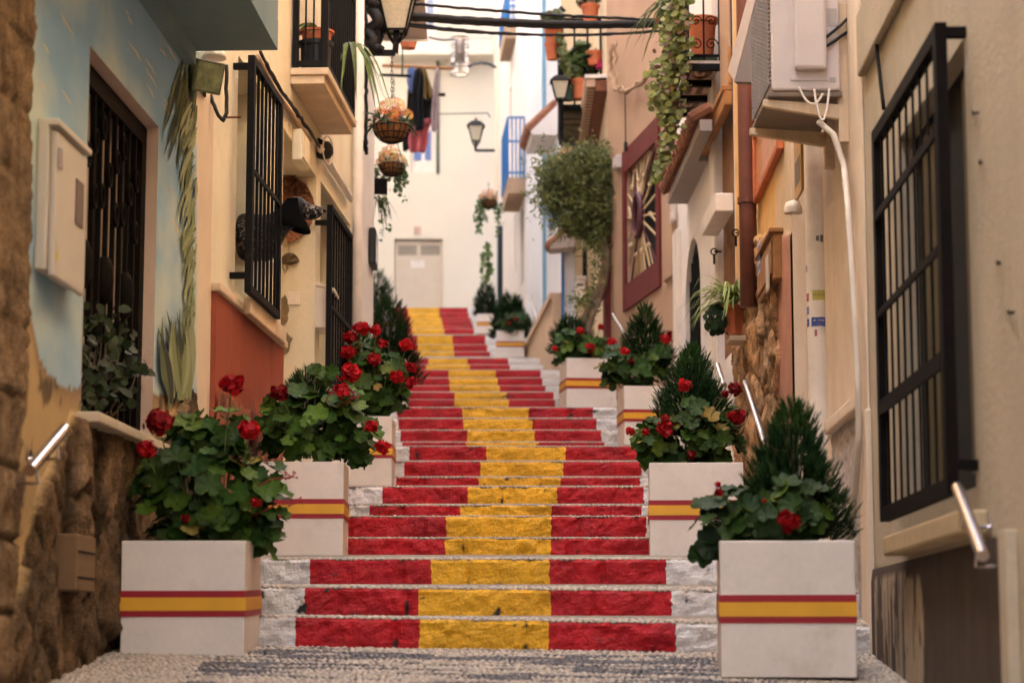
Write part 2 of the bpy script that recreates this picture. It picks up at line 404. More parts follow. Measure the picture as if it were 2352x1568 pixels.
def pebbles():
    bm = bmesh.new(); bmesh.ops.create_icosphere(bm, subdivisions=1, radius=1)
    bv = np.array([v.co[:] for v in bm.verts]); bf = np.array([[v.index for v in f.verts] for f in bm.faces]); bm.free()
    P = np.array([p[:6] for p in PEB]); tone = np.array([p[6] for p in PEB]); N = len(P)
    an = rng.normal(0, .12, N); ca, sa = np.cos(an), np.sin(an)
    v = bv[None] * P[:, None, 3:6]
    vx = v[..., 0] * ca[:, None] - v[..., 1] * sa[:, None]; vy = v[..., 0] * sa[:, None] + v[..., 1] * ca[:, None]
    V = np.stack([vx + P[:, None, 0], vy + P[:, None, 1], v[..., 2] + P[:, None, 2]], -1).reshape(-1, 3)
    Fc = (bf[None] + (np.arange(N) * len(bv))[:, None, None]).reshape(-1, 3)
    base = np.where(tone[:, None] > 0, np.array([[.40, .335, .26]]), np.array([[.075, .067, .069]])) * np.abs(tone)[:, None]
    base *= 1 + rng.normal(0, .08, (N, 1))
    npmesh('pebble_paving', V, [(3, Fc)], M['peb'], col=np.repeat(base, len(bv), 0), smooth=True, kind='stuff',
           label='cream and grey pebbles set on edge in rows across the street and treads', cat='pebbles')
pebbles()
# ================================================================= plant generators (numpy)
def frames(nrm, spin):
    nrm = nrm / np.linalg.norm(nrm, axis=1, keepdims=True)
    a = np.where(np.abs(nrm[:, 2:3]) < .9, np.array([[0, 0, 1.]]), np.array([[1., 0, 0]]))
    x = np.cross(a, nrm); x /= np.linalg.norm(x, axis=1, keepdims=True); y = np.cross(nrm, x)
    c, s = np.cos(spin)[:, None], np.sin(spin)[:, None]
    return x * c + y * s, -x * s + y * c, nrm
def scatter(name, base_v, tris, pos, nrm, spin, size, colr, mats, parent=None, quads=None, smooth=True, vshade=None, **kw):
    N, K = len(pos), len(base_v)
    X, Y, Z = frames(nrm, spin)
    b = base_v[None] * np.asarray(size).reshape(-1, 1, 1)
    V = pos[:, None] + b[..., 0:1] * X[:, None] + b[..., 1:2] * Y[:, None] + b[..., 2:3] * Z[:, None]
    fs = []
    for k, arr in ((3, tris), (4, quads)):
        if arr is not None and len(arr): fs.append((k, (arr[None] + (np.arange(N) * K)[:, None, None]).reshape(-1, k)))
    c = np.repeat(colr, K, 0).reshape(N, K, 3)
    if vshade is not None: c = c * vshade[None, :, None]
    return npmesh(name, V.reshape(-1, 3), fs, mats, parent, col=c.reshape(-1, 3), smooth=smooth, **kw)
def ger_leaf(n=27):
    vs = [(0, -.1, 0)]; 
    for ring, rr in ((1, .55), (2, 1.0)):
        for i in range(n):
            th = -math.pi / 2 + 2 * math.pi * (i + .5) / n
            notch = 1 - .55 * math.exp(-((((th + math.pi / 2 + math.pi) % (2 * math.pi)) - math.pi) / .28) ** 2)
            r = rr * notch * (1 + (.09 * math.cos(7 * th) + .045 * math.cos(21 * th) if ring == 2 else .02 * math.cos(7 * th)))
            z = .20 * rr * rr + .09 * math.cos(7 * th + .5) * rr * rr - .06 * rr
            vs.append((r * math.cos(th), r * math.sin(th), z))
    tr = [(0, 1 + i, 1 + (i + 1) % n) for i in range(n)]
    qd = [(1 + i, 1 + n + i, 1 + n + (i + 1) % n, 1 + (i + 1) % n) for i in range(n)]
    return np.array(vs), np.array(tr), np.array(qd), np.array([1.15] + [1.05] * n + [.92] * n)
GL = ger_leaf()
def disc_leaf(n=9, pt=.15, cup=.15):
    vs = [(0, 0, 0)] + [(math.cos(t) * (1 + (pt if abs(t - math.pi / 2) < .4 else 0)), math.sin(t) * (1 + (pt if abs(t - math.pi / 2) < .4 else 0)), cup) for t in [2 * math.pi * i / n for i in range(n)]]
    return np.array(vs, float), np.array([(0, 1 + i, 1 + (i + 1) % n) for i in range(n)])
def ell_sample(px, py, rx, ry, Y, n, shell=.55, dr=None):
    """n points in an ellipsoid given in picture pixels at depth Y; returns positions and outward normals"""
    c = np.array(atY(px, py, Y)); s = Y / F; RX, RZ = rx * s, ry * s; RY = dr if dr else min(RX, .3)
    d = rng.normal(size=(n, 3)); d /= np.linalg.norm(d, axis=1, keepdims=True)
    r = shell + (1 - shell) * rng.random((n, 1)) ** .6
    return c + d * r * np.array([RX, RY, RZ]), d
def geranium(label, Y, blobs, flowers, lr=.05, tint=1., group='geraniums in the white planters', buds=(), yoff=.0, dense=1., cls=1.):
    p0 = atY(blobs[0][0], blobs[0][1] + blobs[0][3], Y)
    t = thing('geranium', label, 'plant', p0, group)
    Ps, Ns = [], []
    for (px, py, rx, ry) in blobs:
        area = rx * ry * (Y / F) ** 2
        n = int(max(8, area / (lr * lr) * 5.2 * dense))
        P, N = ell_sample(px, py, rx, ry, Y + yoff, n, .5, dr=min(max(rx, ry) * Y / F, .27)); Ps.append(P); Ns.append(N)
    P = np.vstack(Ps); N = np.vstack(Ns)
    nr = N * .8 + np.array([[0, -.55, .75]]) + rng.normal(0, .33, P.shape)
    n = len(P)
    col = np.array([[.034, .074, .008]]) * tint * (1 + rng.normal(0, .22, (n, 1))).clip(.4, 1.8)
    young = rng.random((n, 1)) < .2; col = np.where(young, col * np.array([[1.9, 1.6, 1.3]]), col); old = rng.random((n, 1)) < .025; col = np.where(old, np.array([[.22, .16, .03]]), col)
    col[:, 0] *= (1 + rng.normal(0, .12, n)); col = col.clip(.005, 1)
    # spin so that petiole notch points down/inwards
    size = lr * .86 * (rng.normal(1.0, .25, n)).clip(.5, 1.6)
    scatter('foliage', GL[0], GL[1], P, nr, rng.normal(0, .9, n), size, col, M['leaf'], t, GL[2], vshade=GL[3])
    # petioles
    mb = MB(); base = Vector(p0)
    for k in rng.choice(n, min(n, 60), replace=False):
        q = Vector(P[k]); b = Vector((base.x * .6 + q.x * .4, Y, min(base.z, q.z) - .02)); m = (q + b) / 2 + Vector((0, 0, .03))
        mb.tube([b, m, q], .0035, 5)
    mb.build('stem', M['stem'], t)
    for fl in flowers:
        px, py, r = fl[:3]; tone = fl[3] if len(fl) > 3 else 1.; yy = fl[4] if len(fl) > 4 else Y - .22
        flower(t, px, py, r * yy / F, yy, tone, cls)
    for (px, py) in buds:
        c = atY(px, py, Y - .25); mb = MB()
        for k in range(7):
            d = Vector((R.uniform(-1, 1), R.uniform(-1, 1), R.uniform(-.3, 1))).normalized() * R.uniform(.018, .034)
            mb.tube([c, c + d], [.0018, .0018], 4); mb.tube([c + d, c + d * 1.2, c + d * 1.5], [.003, .0055, .002], 5)
        b = atY((px + blobs[0][0]) / 2, py + 30, Y - .1); mb.tube([b, (b + c) / 2 + Vector((0, 0, .02)), c], .0028, 5)
        mb.build('bud_cluster', vcol('bud_red', (.30, .02, .025)), t)
    return t
PET = disc_leaf(7, .0, .22)
def flower(t, px, py, r, Y, tone=1., cls=1.):
    c = np.array(atY(px, py, Y)); n = int(105 * cls); r *= .9
    d = rng.normal(size=(n, 3)); d[:, 2] += .25; d /= np.linalg.norm(d, axis=1, keepdims=True)
    lob = np.array([fbm(*(q * 2.2 + r * 99), 1., 2) for q in d])[:, None]; rad = r * (.6 + .3 * rng.random((n, 1)) + .5 * lob)
    P = c + d * rad * np.array([[1, .9, .85]])
    nr = d + rng.normal(0, .45, d.shape)
    col = np.array([[.42, .006, .010]]) * tone * (1 + rng.normal(0, .2, (n, 1))).clip(.4, 1.7)
    o = scatter('flower_head', PET[0], PET[1], P, nr, rng.random(n) * 6, r * .32 * rng.normal(1, .22, n), col, M['petal'], t)
    # flower stalk
    mb = MB(); c0 = Vector(c); base = WL[t.name]
    b = Vector((c0.x * .55 + base.x * .45, Y + .2, min(c0.z - .09, base.z + .12)))
    mb.tube([b, b * .45 + c0 * .55 + Vector((R.uniform(-.02, .02), 0, .012)), c0], .0032, 5)
    st = mb.build('flower_stalk', M['stem'], t)
def conifer(label, Y, apex, base_py, rx, n0=420, tint=1., group='small conifers in the white planters', power=.8, bl=.085, cat='conifer', lean=0):
    """apex (px,py); cone widening to rx pixels at base_py"""
    n = int(n0 * 2.5); bl *= .64
    p0 = atY(apex[0] + lean, base_py, Y); ap = atY(apex[0], apex[1], Y); H = ap.z - p0.z; RX = rx * Y / F
    t = thing('conifer', label, cat, p0, group)
    mb = MB(); mb.tube([p0 - Vector((0, 0, .05)), p0 * .5 + ap * .5, p0 * .1 + ap * .9], [.014, .009, .003], 6); mb.build('trunk', M['bark'], t)
    h = 1 - rng.random(n) ** .62; h = np.sort(h)
    a = rng.random(n) * 2 * math.pi; lump = 1 + .22 * np.sin(a * 3 + h * 9) + rng.normal(0, .12, n)
    rad = RX * (1 - h) ** power * lump * (.5 + .5 * rng.random(n) ** .5)
    P = np.stack([p0.x + (ap.x - p0.x) * h + np.cos(a) * rad, p0.y + np.sin(a) * rad * .85, p0.z + H * h], 1)
    D = np.stack([np.cos(a) * .75, np.sin(a) * .75, .75 + .9 * h + rng.normal(0, .25, n)], 1); D /= np.linalg.norm(D, axis=1, keepdims=True)
    # spray: axis with side blades
    vs, tr = [], []
    def blade(p, d, l, w):
        d = np.array(d); d = d / np.linalg.norm(d); s = np.cross(d, [.3, .2, 1.]); s /= np.linalg.norm(s); b = len(vs)
        p = np.array(p); vs.extend([p - s * w, p + s * w, p + d * l]); tr.append((b, b + 1, b + 2))
    for k in range(8):
        tt = k / 8
        for sg in (-1, 1):
            blade((0, 0, tt * .8), (sg * .75, R.uniform(-.5, .5), .75), .34 * (1 - tt * .6), .038)
    for k in range(4):
        blade((0, 0, k * .25), (R.uniform(-.2, .2), R.uniform(-.2, .2), 1), .3, .04)
    vs = np.array(vs); tr = np.array(tr)
    col = np.array([[.024, .058, .017]]) * tint * (1 + rng.normal(0, .25, (n, 1))).clip(.4, 1.8)
    tips = (h > .75)[:, None] | (rng.random((n, 1)) < .12); col = np.where(tips, col * np.array([[1.5, 1.4, 1.]]), col)
    scatter('foliage', vs, tr, P, D, rng.random(n) * 6, bl * rng.normal(1, .2, n).clip(.5, 1.6), col, M['needle'], t, smooth=False)
    return t
# ================================================================= planters
PH, PW = .553, .548
def make_planter():
    t = thing('planter', 'x', 'planter', (0, 0, 0), 'white planters with red and yellow bands beside the stairs')
    mb = MB(); w, h, k = PW / 2, PH, .022
    # open box: outer walls, rim, inner walls
    o0 = [(-w, -w, 0), (w, -w, 0), (w, w, 0), (-w, w, 0)]; o1 = [(x, y, h) for x, y, _ in o0]
    i1 = [(math.copysign(w - k, x), math.copysign(w - k, y), h) for x, y, _ in o0]; i0 = [(x, y, h - .1) for x, y, _ in i1]
    mb.v = o0 + o1 + i1 + i0
    for a in range(4):
        b = (a + 1) % 4
        mb.f += [(a, b, 4 + b, 4 + a), (4 + a, 4 + b, 8 + b, 8 + a), (8 + a, 8 + b, 12 + b, 12 + a)]
    mb.f += [(3, 2, 1, 0)]; mb.m = [0] * len(mb.f)
    mb.build('box', M['planter'], t, bevel=.005)
    mb = MB(); mb.quad((-w + k, -w + k, h - .05), (w - k, -w + k, h - .05), (w - k, w - k, h - .05), (-w + k, w - k, h - .05)); mb.build('soil', M['soil'], t)
    def band(z0, z1, m, name, e):
        b = MB(); W2 = w + e
        for (x0, x1, y0, y1) in ((-W2, W2, -W2, -w + .001), (-W2, W2, w - .001, W2), (-W2, -w + .001, -w + .001, w - .001), (w - .001, W2, -w + .001, w - .001)): b.box(x0, x1, y0, y1, z0, z1)
        b.build(name, m, t)
    # from the photo: red 1363-1379, yellow 1379-1412, red 1412-1427 of 1240..1550
    f = lambda py: PH * (1550 - py) / 310
    band(f(1379.5), f(1363), M['pred'], 'red_band', .003); band(f(1412), f(1379.5), M['pyel'], 'yellow_band', .005); band(f(1427), f(1412), M['pred'], 'red_band', .003)
    return t
PL = {}
# every planter weathers differently: shift the stain pattern per object
_m = M['planter'].node_tree; _oi = _m.nodes.new('ShaderNodeObjectInfo'); _tc = [n for n in _m.nodes if n.type == 'TEX_COORD'][0]; _va = _m.nodes.new('ShaderNodeVectorMath'); _va.operation = 'ADD'
_m.links.new(_tc.outputs['Object'], _va.inputs[0]); _m.links.new(_oi.outputs['Location'], _va.inputs[1])
for n in _m.nodes:
    if n.type == 'TEX_NOISE': _m.links.new(_va.outputs[0], n.inputs['Vector'])
def place_planter(key, pxc, py_base, Y, yaw, s, label, tilt=0.):
    global _pl
    p = atY(pxc, py_base, Y); loc = (p.x, p.y + PW / 2 * s, p.z)
    if not PL:
        o = make_planter(); o.location = loc
    else: o = copy_tree(_pl, loc=loc)
    o.rotation_euler = (math.radians(tilt), 0, math.radians(yaw)); o.scale = (s,) * 3; o['label'] = label
    if not PL: _pl = o
    PL[key] = o
place_planter('L1', 420, 1526, 9.72, -1, .985, 'white box planter on the pebbles at the foot of the left stone wall', 2)
place_planter('R1', 1823, 1550, 9.1, -4, 1., 'largest looking white box planter, beside the stippled wall at lower right', 2)
place_planter('L2', 678, 1276, 13.06, 1, 1., 'white box planter just above the third step, on the side of the mailbox')
place_planter('R2', 1607, 1280, 12.94, -3, 1., 'white box planter above the third step, in front of the rubble stone wall')
place_planter('L3', 820, 1115, 16.8, 0, .955, 'white box planter partly hidden behind red geraniums below the black wall box')
place_planter('R3', 1497, 1022, 18.9, 4, .92, 'white box planter in front of the white arched doorway')
place_planter('R4', 1352, 938, 22.8, 7, .95, 'white box planter standing below the leafy climbing vine trunk')
place_planter('L4', 872, 943, 22.6, 0, .96, 'white box planter of which only a right edge shows behind geraniums')
place_planter('R5', 1172, 822, 33, 0, .76, 'far white box planter in front of the beige plinth')
place_planter('R6', 1118, 766, 36.4, 0, .60, 'farthest white box planter, near the top of the stairs at the right')
place_planter('L5', 874, 775, 33.2, 0, .75, 'white box planter hidden under dark shrubs at the upper left of the stairs')
# ================================================================= geraniums and conifers in them
G = geranium
G('geranium in the left front planter with big dark red flower heads', 9.98, [(480, 1130, 165, 120), (400, 1110, 95, 75), (560, 1180, 95, 75), (510, 985, 75, 50), (430, 1020, 65, 60), (600, 1100, 60, 50), (480, 1215, 150, 40), (395, 1235, 50, 25), (610, 1240, 32, 30)],
  [(363, 968, 36, .55), (533, 884, 29, .8), (573, 988, 26, 1.1), (336, 1032, 24, 1.), (588, 1154, 14, .8), (425, 1190, 12, .5)], .057, 1., buds=[(672, 1095), (682, 1155)])
G('geranium in the second left planter, beneath a small bushy juniper', 13.3, [(725, 970, 120, 75), (650, 985, 70, 60), (800, 990, 70, 65), (700, 1030, 110, 40), (830, 1040, 32, 35), (650, 925, 40, 35), (740, 860, 40, 22), (780, 925, 50, 40)],
  [(640, 903, 22, .4), (805, 856, 27, 1.1), (786, 897, 20, 1.2), (852, 979, 17, 1.1), (879, 1026, 18, 1.1)], .062, 1.1, buds=[(760, 905), (815, 915)])
G('geranium in the third left planter with many bright red flower heads', 17.05, [(860, 880, 75, 75), (880, 920, 55, 40), (830, 830, 55, 50), (905, 850, 30, 40), (840, 930, 50, 25)],
  [(805, 775, 18, .9), (831, 754, 20, 1.1), (863, 758, 15, 1.1), (797, 807, 20, 1.), (877, 788, 12, 1), (858, 826, 18, .8), (911, 865, 17, 1.1), (936, 792, 19, 1.1), (945, 845, 14, .8), (942, 878, 15, .9), (760, 847, 6, 1)], .06, 1.)
G('geranium spilling over the left edge of the right front planter', 9.32, [(1740, 1195, 120, 75), (1645, 1215, 58, 62), (1830, 1175, 85, 85), (1625, 1262, 34, 34), (1815, 1245, 60, 28), (1700, 1150, 70, 45), (1690, 1220, 60, 30), (1880, 1200, 30, 45)],
  [(1812, 1197, 28, .75), (1650, 1130, 11, .8), (1650, 1112, 8, 1.2), (1756, 1150, 5, 1.)], .056, .55)
G('geranium in the second right planter around a pointed conifer', 13.2, [(1560, 1010, 110, 50), (1500, 1010, 50, 50), (1650, 1010, 65, 55), (1600, 960, 70, 35), (1630, 1060, 50, 20), (1520, 1055, 30, 20), (1565, 1060, 30, 16), (1680, 960, 24, 30)],
  [(1572, 885, 16, 1.1), (1688, 893, 17, .4), (1692, 958, 22, .6), (1527, 985, 19, .9), (1447, 990, 12, 1.1), (1483, 990, 10, 1.1), (1528, 960, 12, .7), (1588, 1043, 12, .4), (1665, 905, 10, .5)], .058, .8)
G('geranium in the third right planter beside the pink house', 19.15, [(1465, 850, 75, 40), (1410, 830, 40, 35), (1500, 830, 40, 45), (1410, 870, 30, 22), (1480, 885, 40, 14)],
  [(1435, 807, 11, 1.1), (1530, 778, 14, 1.), (1538, 765, 7, .5), (1405, 785, 9, 1.2), (1450, 830, 9, .35)], .06, .8)
G('geranium in the fourth right planter under the vine trunk', 23.0, [(1340, 800, 60, 25), (1290, 800, 25, 40), (1380, 800, 40, 25), (1305, 780, 30, 25), (1350, 820, 12, 16)],
  [(1274, 800, 8, 1.1), (1355, 797, 13, 1.), (1333, 759, 9, 1.2), (1405, 786, 12, 1.1), (1380, 750, 8, 1.1)], .065, .9)
G('far geranium with a few red blooms in front of the beige plinth', 33.1, [(1178, 738, 40, 28), (1160, 750, 25, 18)], [(1170, 741, 5, .8), (1184, 732, 5, .7)], .06, .45)
C = conifer
C('tall pointed conifer in the right front planter', 9.5, (1822, 922), 1240, 118, 1500, .9, bl=.085, power=.62)
C('pointed conifer in the second right planter behind geranium leaves', 13.35, (1590, 800), 1010, 95, 1000, 1., bl=.10, power=.7)
C('low bushy juniper in the second left planter', 13.4, (705, 850), 950, 62, 420, 1.25, bl=.085, power=.5)
C('pointed conifer in the third right planter before the pink wall', 19.3, (1483, 703), 850, 62, 520, .9, bl=.12, power=.75)
C('short broad conifer in the fourth right planter', 23.2, (1310, 730), 810, 48, 380, .8, bl=.12, power=.5)
C('grey green juniper among the red blooms of the third left planter', 17.2, (835, 760), 900, 45, 260, 1.8, bl=.12, power=.6)
C('dense dark conifer behind the bright geraniums at the left of the stairs', 23.0, (893, 690), 880, 62, 1100, .6, bl=.13, power=.35)
C('dark bushy conifer at the corner of the white house at upper left', 33.4, (862, 625), 800, 50, 900, .55, bl=.16, power=.4)
C('rounded dark conifer in the far right planter', 33.3, (1172, 682), 775, 42, 700, .55, bl=.16, power=.45)
C('dark rounded conifer in the farthest planter at the top right', 36.6, (1116, 655), 725, 24, 500, .5, bl=.13, power=.3)
# ================================================================= building helpers
def pp(w, px, py, out=0.0):
    u, z = w.uz(px, py, out); return w.P(u, z, out)
def facade(w, u0, u1, z0, z1, holes, m, parent, name='wall', depth=.22, body=2.5, mi_rev=None, label=None):
    """front shell with openings and reveals, closed behind by a solid body"""
    mb = MB(); us = sorted({u0, u1} | {h[i] for h in holes for i in (0, 1)}); zs = sorted({z0, z1} | {h[i] for h in holes for i in (2, 3)})
    for a in range(len(us) - 1):
        for b in range(len(zs) - 1):
            um, zm = (us[a] + us[a + 1]) / 2, (zs[b] + zs[b + 1]) / 2
            if any(h[0] < um < h[1] and h[2] < zm < h[3] for h in holes): continue
            mb.quad(w.P(us[a], zs[b]), w.P(us[a + 1], zs[b]), w.P(us[a + 1], zs[b + 1]), w.P(us[a], zs[b + 1]))
    for (a, b, c, d) in [h[:4] for h in holes]:
        for (p, q) in (((a, c), (a, d)), ((a, d), (b, d)), ((b, d), (b, c)), ((b, c), (a, c))):
            mb.quad(w.P(*p), w.P(*q), w.P(*q, -depth), w.P(*p, -depth))
    D = depth + .02
    mb.quad(w.P(u0, z0), w.P(u0, z1), w.P(u0, z1, -D), w.P(u0, z0, -D)); mb.quad(w.P(u1, z0), w.P(u1, z1), w.P(u1, z1, -D), w.P(u1, z0, -D))
    mb.quad(w.P(u0, z1), w.P(u1, z1), w.P(u1, z1, -D), w.P(u0, z1, -D))
    mb.wbox(w, u0, u1, z0, z1 + .05, -D - body, -D)
    return mb.build(name, m, parent, label=label)
def ribbon(mb, w, pts, widths, out, mi=0, col=None):
    k = len(pts); b = len(mb.v)
    for i, (x, y) in enumerate(pts):
        x0, y0 = pts[max(i - 1, 0)]; x1, y1 = pts[min(i + 1, k - 1)]
        l = math.hypot(x1 - x0, y1 - y0) or 1; nx, ny = -(y1 - y0) / l, (x1 - x0) / l; ww = widths[i] / 2
        mb.v.append(tuple(pp(w, x + nx * ww, y + ny * ww, out))); mb.v.append(tuple(pp(w, x - nx * ww, y - ny * ww, out)))
        if mb.c is not None: mb.c += [col, col]
    for i in range(k - 1): mb.f.append((b + 2 * i, b + 2 * i + 1, b + 2 * i + 3, b + 2 * i + 2)); mb.m.append(mi)
def lerp_pts(T, x):
    if x <= T[0][0]: return T[0][1]
    for (a, b), (c, d) in zip(T, T[1:]):
        if x <= c: return b + (d - b) * (x - a) / max(c - a, 1e-6)
    return T[-1][1]
def arc(a, b, sag, n=8, ax=(0, 0, -1)):
    a, b = Vector(a), Vector(b); s = Vector(ax) * sag
    return [a.lerp(b, i / n) + s * (4 * (i / n) * (1 - i / n)) for i in range(n + 1)]
def strap_leaf(mb, path, w, col=None, mi=0, fold=.3):
    path = [Vector(p) for p in path]; k = len(path); b = len(mb.v)
    for i, p in enumerate(path):
        t = (path[min(i + 1, k - 1)] - path[max(i - 1, 0)]).normalized(); s = t.cross(Vector((0, 0, 1)))
        s = s.normalized() if s.length > 1e-3 else Vector((1, 0, 0)); up = s.cross(t)
        ww = w * (1 - (i / (k - 1)) ** 2.2) * (.6 + .4 * min(1, i / 2)) + .0008
        for q in (p + s * ww + up * ww * fold, p, p - s * ww + up * ww * fold):
            mb.v.append(tuple(q))
            if mb.c is not None: mb.c.append(col)
    for i in range(k - 1):
        for j in (0, 1): mb.f.append((b + 3 * i + j, b + 3 * i + j + 1, b + 3 * i + 4 + j, b + 3 * i + 3 + j)); mb.m.append(mi)
def grille(t, name, w, u0, u1, z0, z1, out, nb, bw=.014, post=.045, hb=(), mat_=None, stub=None, deep=.02, bd=None):
    """window grille: frame, vertical bars, cross bars"""
    mat_ = mat_ or M['iron']
    mb = MB()
    mb.wbox(w, u0, u0 + post, z0, z1, out - deep, out + deep); mb.wbox(w, u1 - post, u1, z0, z1, out - deep, out + deep)
    mb.wbox(w, u0 + post, u1 - post, z1 - post * .8, z1, out - deep + .001, out + deep - .001); mb.wbox(w, u0 + post, u1 - post, z0, z0 + post * .8, out - deep + .001, out + deep - .001)
    fr = mb.build('grille_frame', mat_, t)
    mb = MB()
    for i in range(nb):
        u = u0 + post + (u1 - u0 - 2 * post) * (i + .5) / nb
        mb.wbox(w, u - bw / 2, u + bw / 2, z0 + post * .8, z1 - post * .8, out - (bd or bw) / 2, out + (bd or bw) / 2)
    mb.build('grille_bars', mat_, fr)
    if hb:
        mb = MB()
        for z, hh in hb: mb.wbox(w, u0 + post, u1 - post, z - hh / 2, z + hh / 2, out + bw / 2, out + bw / 2 + .012)
        mb.build('cross_bars', mat_, fr)
    if stub:
        for (u, z) in stub: mb = MB(); mb.wbox(w, u - .018, u + .018, z - .018, z + .018, 0, out - deep); mb.build('wall_stub', mat_, fr)
    return fr
# ================================================================= LEFT 1: stone and mural house
H1 = thing('house', 'left house with rough stone base and a wall painted with sky and palm', 'house', tuple(LA.P(9.5, -.5)))
dl, dtop = LA.uz(195, 109 + 0)[0], LA.uz(208, 109)[1]
d_u0 = (LA.uz(208, 109)[0] + LA.uz(182, 945)[0]) / 2; d_u1 = (LA.uz(365, 293)[0] + LA.uz(346, 1025)[0]) / 2
d_z1 = (LA.uz(208, 109)[1] + LA.uz(365, 293)[1]) / 2; d_z0 = (LA.uz(184, 945)[1] + LA.uz(346, 1022)[1]) / 2
SB = [(20, 1400), (34, 1320), (48, 1290), (80, 1150), (130, 1030), (165, 958), (205, 948), (345, 1022), (372, 1000), (398, 950), (430, 897), (448, 905), (462, 960), (480, 1040)]
CL = [(0, 650), (60, 690), (75, 740), (88, 820), (112, 860), (145, 885), (180, 892), (200, 870), (240, 800)]
def h1(u, z, P):
    px, py = proj(P); j = nz(u, z, 0, 5) * 9 + nz(u, z, 3, 19) * 5
    xq = 58 - (max(0, py) / 650) * 6 if py < 650 else 52 - (py - 650) / 650 * 30
    quoin = px < xq + j * .3
    base = py > lerp_pts(SB, px) + j * 1.5 and not (445 < px < 474 and py < 980)
    if quoin or base:
        if quoin:
            zz = (z - QZ) / .262; ri = math.floor(zz); fz = (zz - ri) * .262; fz = min(fz, .262 - fz); e = min(1, fz / .016); k = math.sin(ri * 37.7)
            out = .035 * e ** .4 + fbm(u, z, 2, 8, 6) * .014 + nz(u, z, 5, 38) * .007 - .02 * max(0, nz(u, z, 7, 14) - .2)
            c = np.array([.185, .115, .058]) * (1 + .15 * k)
        else:
            q = Vector((u * 4.3 + .25 * nz(u, z, 4, 5), z * 2.3 + .25 * nz(u, z, 9, 5), 5)); dd, pts = noise.voronoi(q); cc = pts[0]
            e = min(1, max(0, dd[1] - dd[0]) * 5.5); h1_, h2_, k = noise.cell(cc * 7.1), noise.cell(cc * 3.3 + Vector((9, 2, 4))), noise.cell(cc * 5.7 + Vector((1, 8, 3)))
            out = .035 * e ** .45 + .05 * ((q.x - cc.x) * h1_ + (q.y - cc.y) * h2_) * e + .012 * k + fbm(u * 1.6, z, 4, 9, 6) * .022 + nz(u, z, 2, 34) * .008
            c = np.array([.125, .076, .038]) * (1 + .4 * k)
        dark = .22 + .78 * min(1, e * 1.4) ** .6
        gr = .5 + .5 * fbm(u, z, 8, 4, 3)
        c = c * dark * (.75 + .5 * gr); c = c + np.array([.05, .035, .025]) * max(0, fbm(u, z, 1, 16, 2))
        return out, c, 1
    # painted mural
    n1 = fbm(u * .8, z * 1.3, 1, 1.6, 4)
    if px > 452 and py > 150 or px > 466:
        return 0, np.array([.66, .53, .38]), 0
    cl = lerp_pts(CL, px) + j * 1.2 if px < 300 else 905
    if py > cl:
        s = min(1, (py - cl) / 70)
        c = np.array([.25, .15, .075]) * (1 - s) + np.array([.46, .31, .14]) * s
        sp = fbm(u * 1.3, z * 1.3, 6, 5, 3)
        if sp > .22: c = c * (1 - min(.7, (sp - .22) * 3.2))
        return 0, c, 0
    blue = np.array([.23, .39, .54]); pale = np.array([.48, .56, .50])
    f = min(1, max(0, .5 + n1 * 1.1 + .18 * math.sin(u * 3 + z * 2)))
    c = blue * (1 - f) + pale * f
    return 0, c, 0
QZ = LA.uz(30, 415)[1]
def relief(parent, w, u0, u1, z0, z1, du, dz, fn, hole=None, mats=None, name='wall'):
    us = np.arange(u0, u1 + du * .5, du); zs = np.arange(z0, z1 + dz * .5, dz)
    if hole:
        for k in (0, 1): us[np.argmin(np.abs(us - hole[k]))] = hole[k]; zs[np.argmin(np.abs(zs - hole[2 + k]))] = hole[2 + k]
    mb = MB(); mb.c = []; ms = []
    for u in us:
        for z in zs:
            P = w.P(u, z); o, c, mi = fn(u, z, P); mb.v.append(tuple(P + w.n * o)); mb.c.append(tuple(np.clip(c, .003, 1))); ms.append(mi)
    n = len(zs)
    for a in range(len(us) - 1):
        for b in range(n - 1):
            if hole and hole[0] <= us[a] and us[a + 1] <= hole[1] + 1e-6 and hole[2] <= zs[b] and zs[b + 1] <= hole[3] + 1e-6: continue
            i = a * n + b; mb.f.append((i, i + n, i + n + 1, i + 1)); mb.m.append(1 if ms[i] + ms[i + n] + ms[i + n + 1] + ms[i + 1] >= 2 else 0)
    return mb.build(name, mats, parent, smooth=True)
hole1 = (d_u0, d_u1, d_z0, d_z1)
relief(H1, LA, 6.6, 12.14, -1.6, 3.7, .02, .02, h1, hole1, [M['mural'], M['rock']])
mb = MB()
for (p, q) in (((d_u0, d_z0), (d_u0, d_z1)), ((d_u0, d_z1), (d_u1, d_z1)), ((d_u1, d_z1), (d_u1, d_z0)), ((d_u1, d_z0), (d_u0, d_z0))):
    mb.quad(LA.P(*p, .002), LA.P(*q, .002), LA.P(*q, -.26), LA.P(*p, -.26))
rv = mb.build('window_reveal', mat('reveal_paint', (.62, .47, .38), .9, var=.06, bump=.2), H1)
mb = MB(); mb.wbox(LA, -7, 6.62, -3.5, 10.5, -.3, 0); mb.wbox(LA, 6.62, 12.14, 3.68, 10.5, -.3, -.001); mb.wbox(LA, -7, 12.14, -3.5, 10.55, -3, -.5); mb.wbox(LA, 12.08, 12.14, -2.5, 3.68, -.5, -.09)
mb.build('house_body', M['near'], H1)
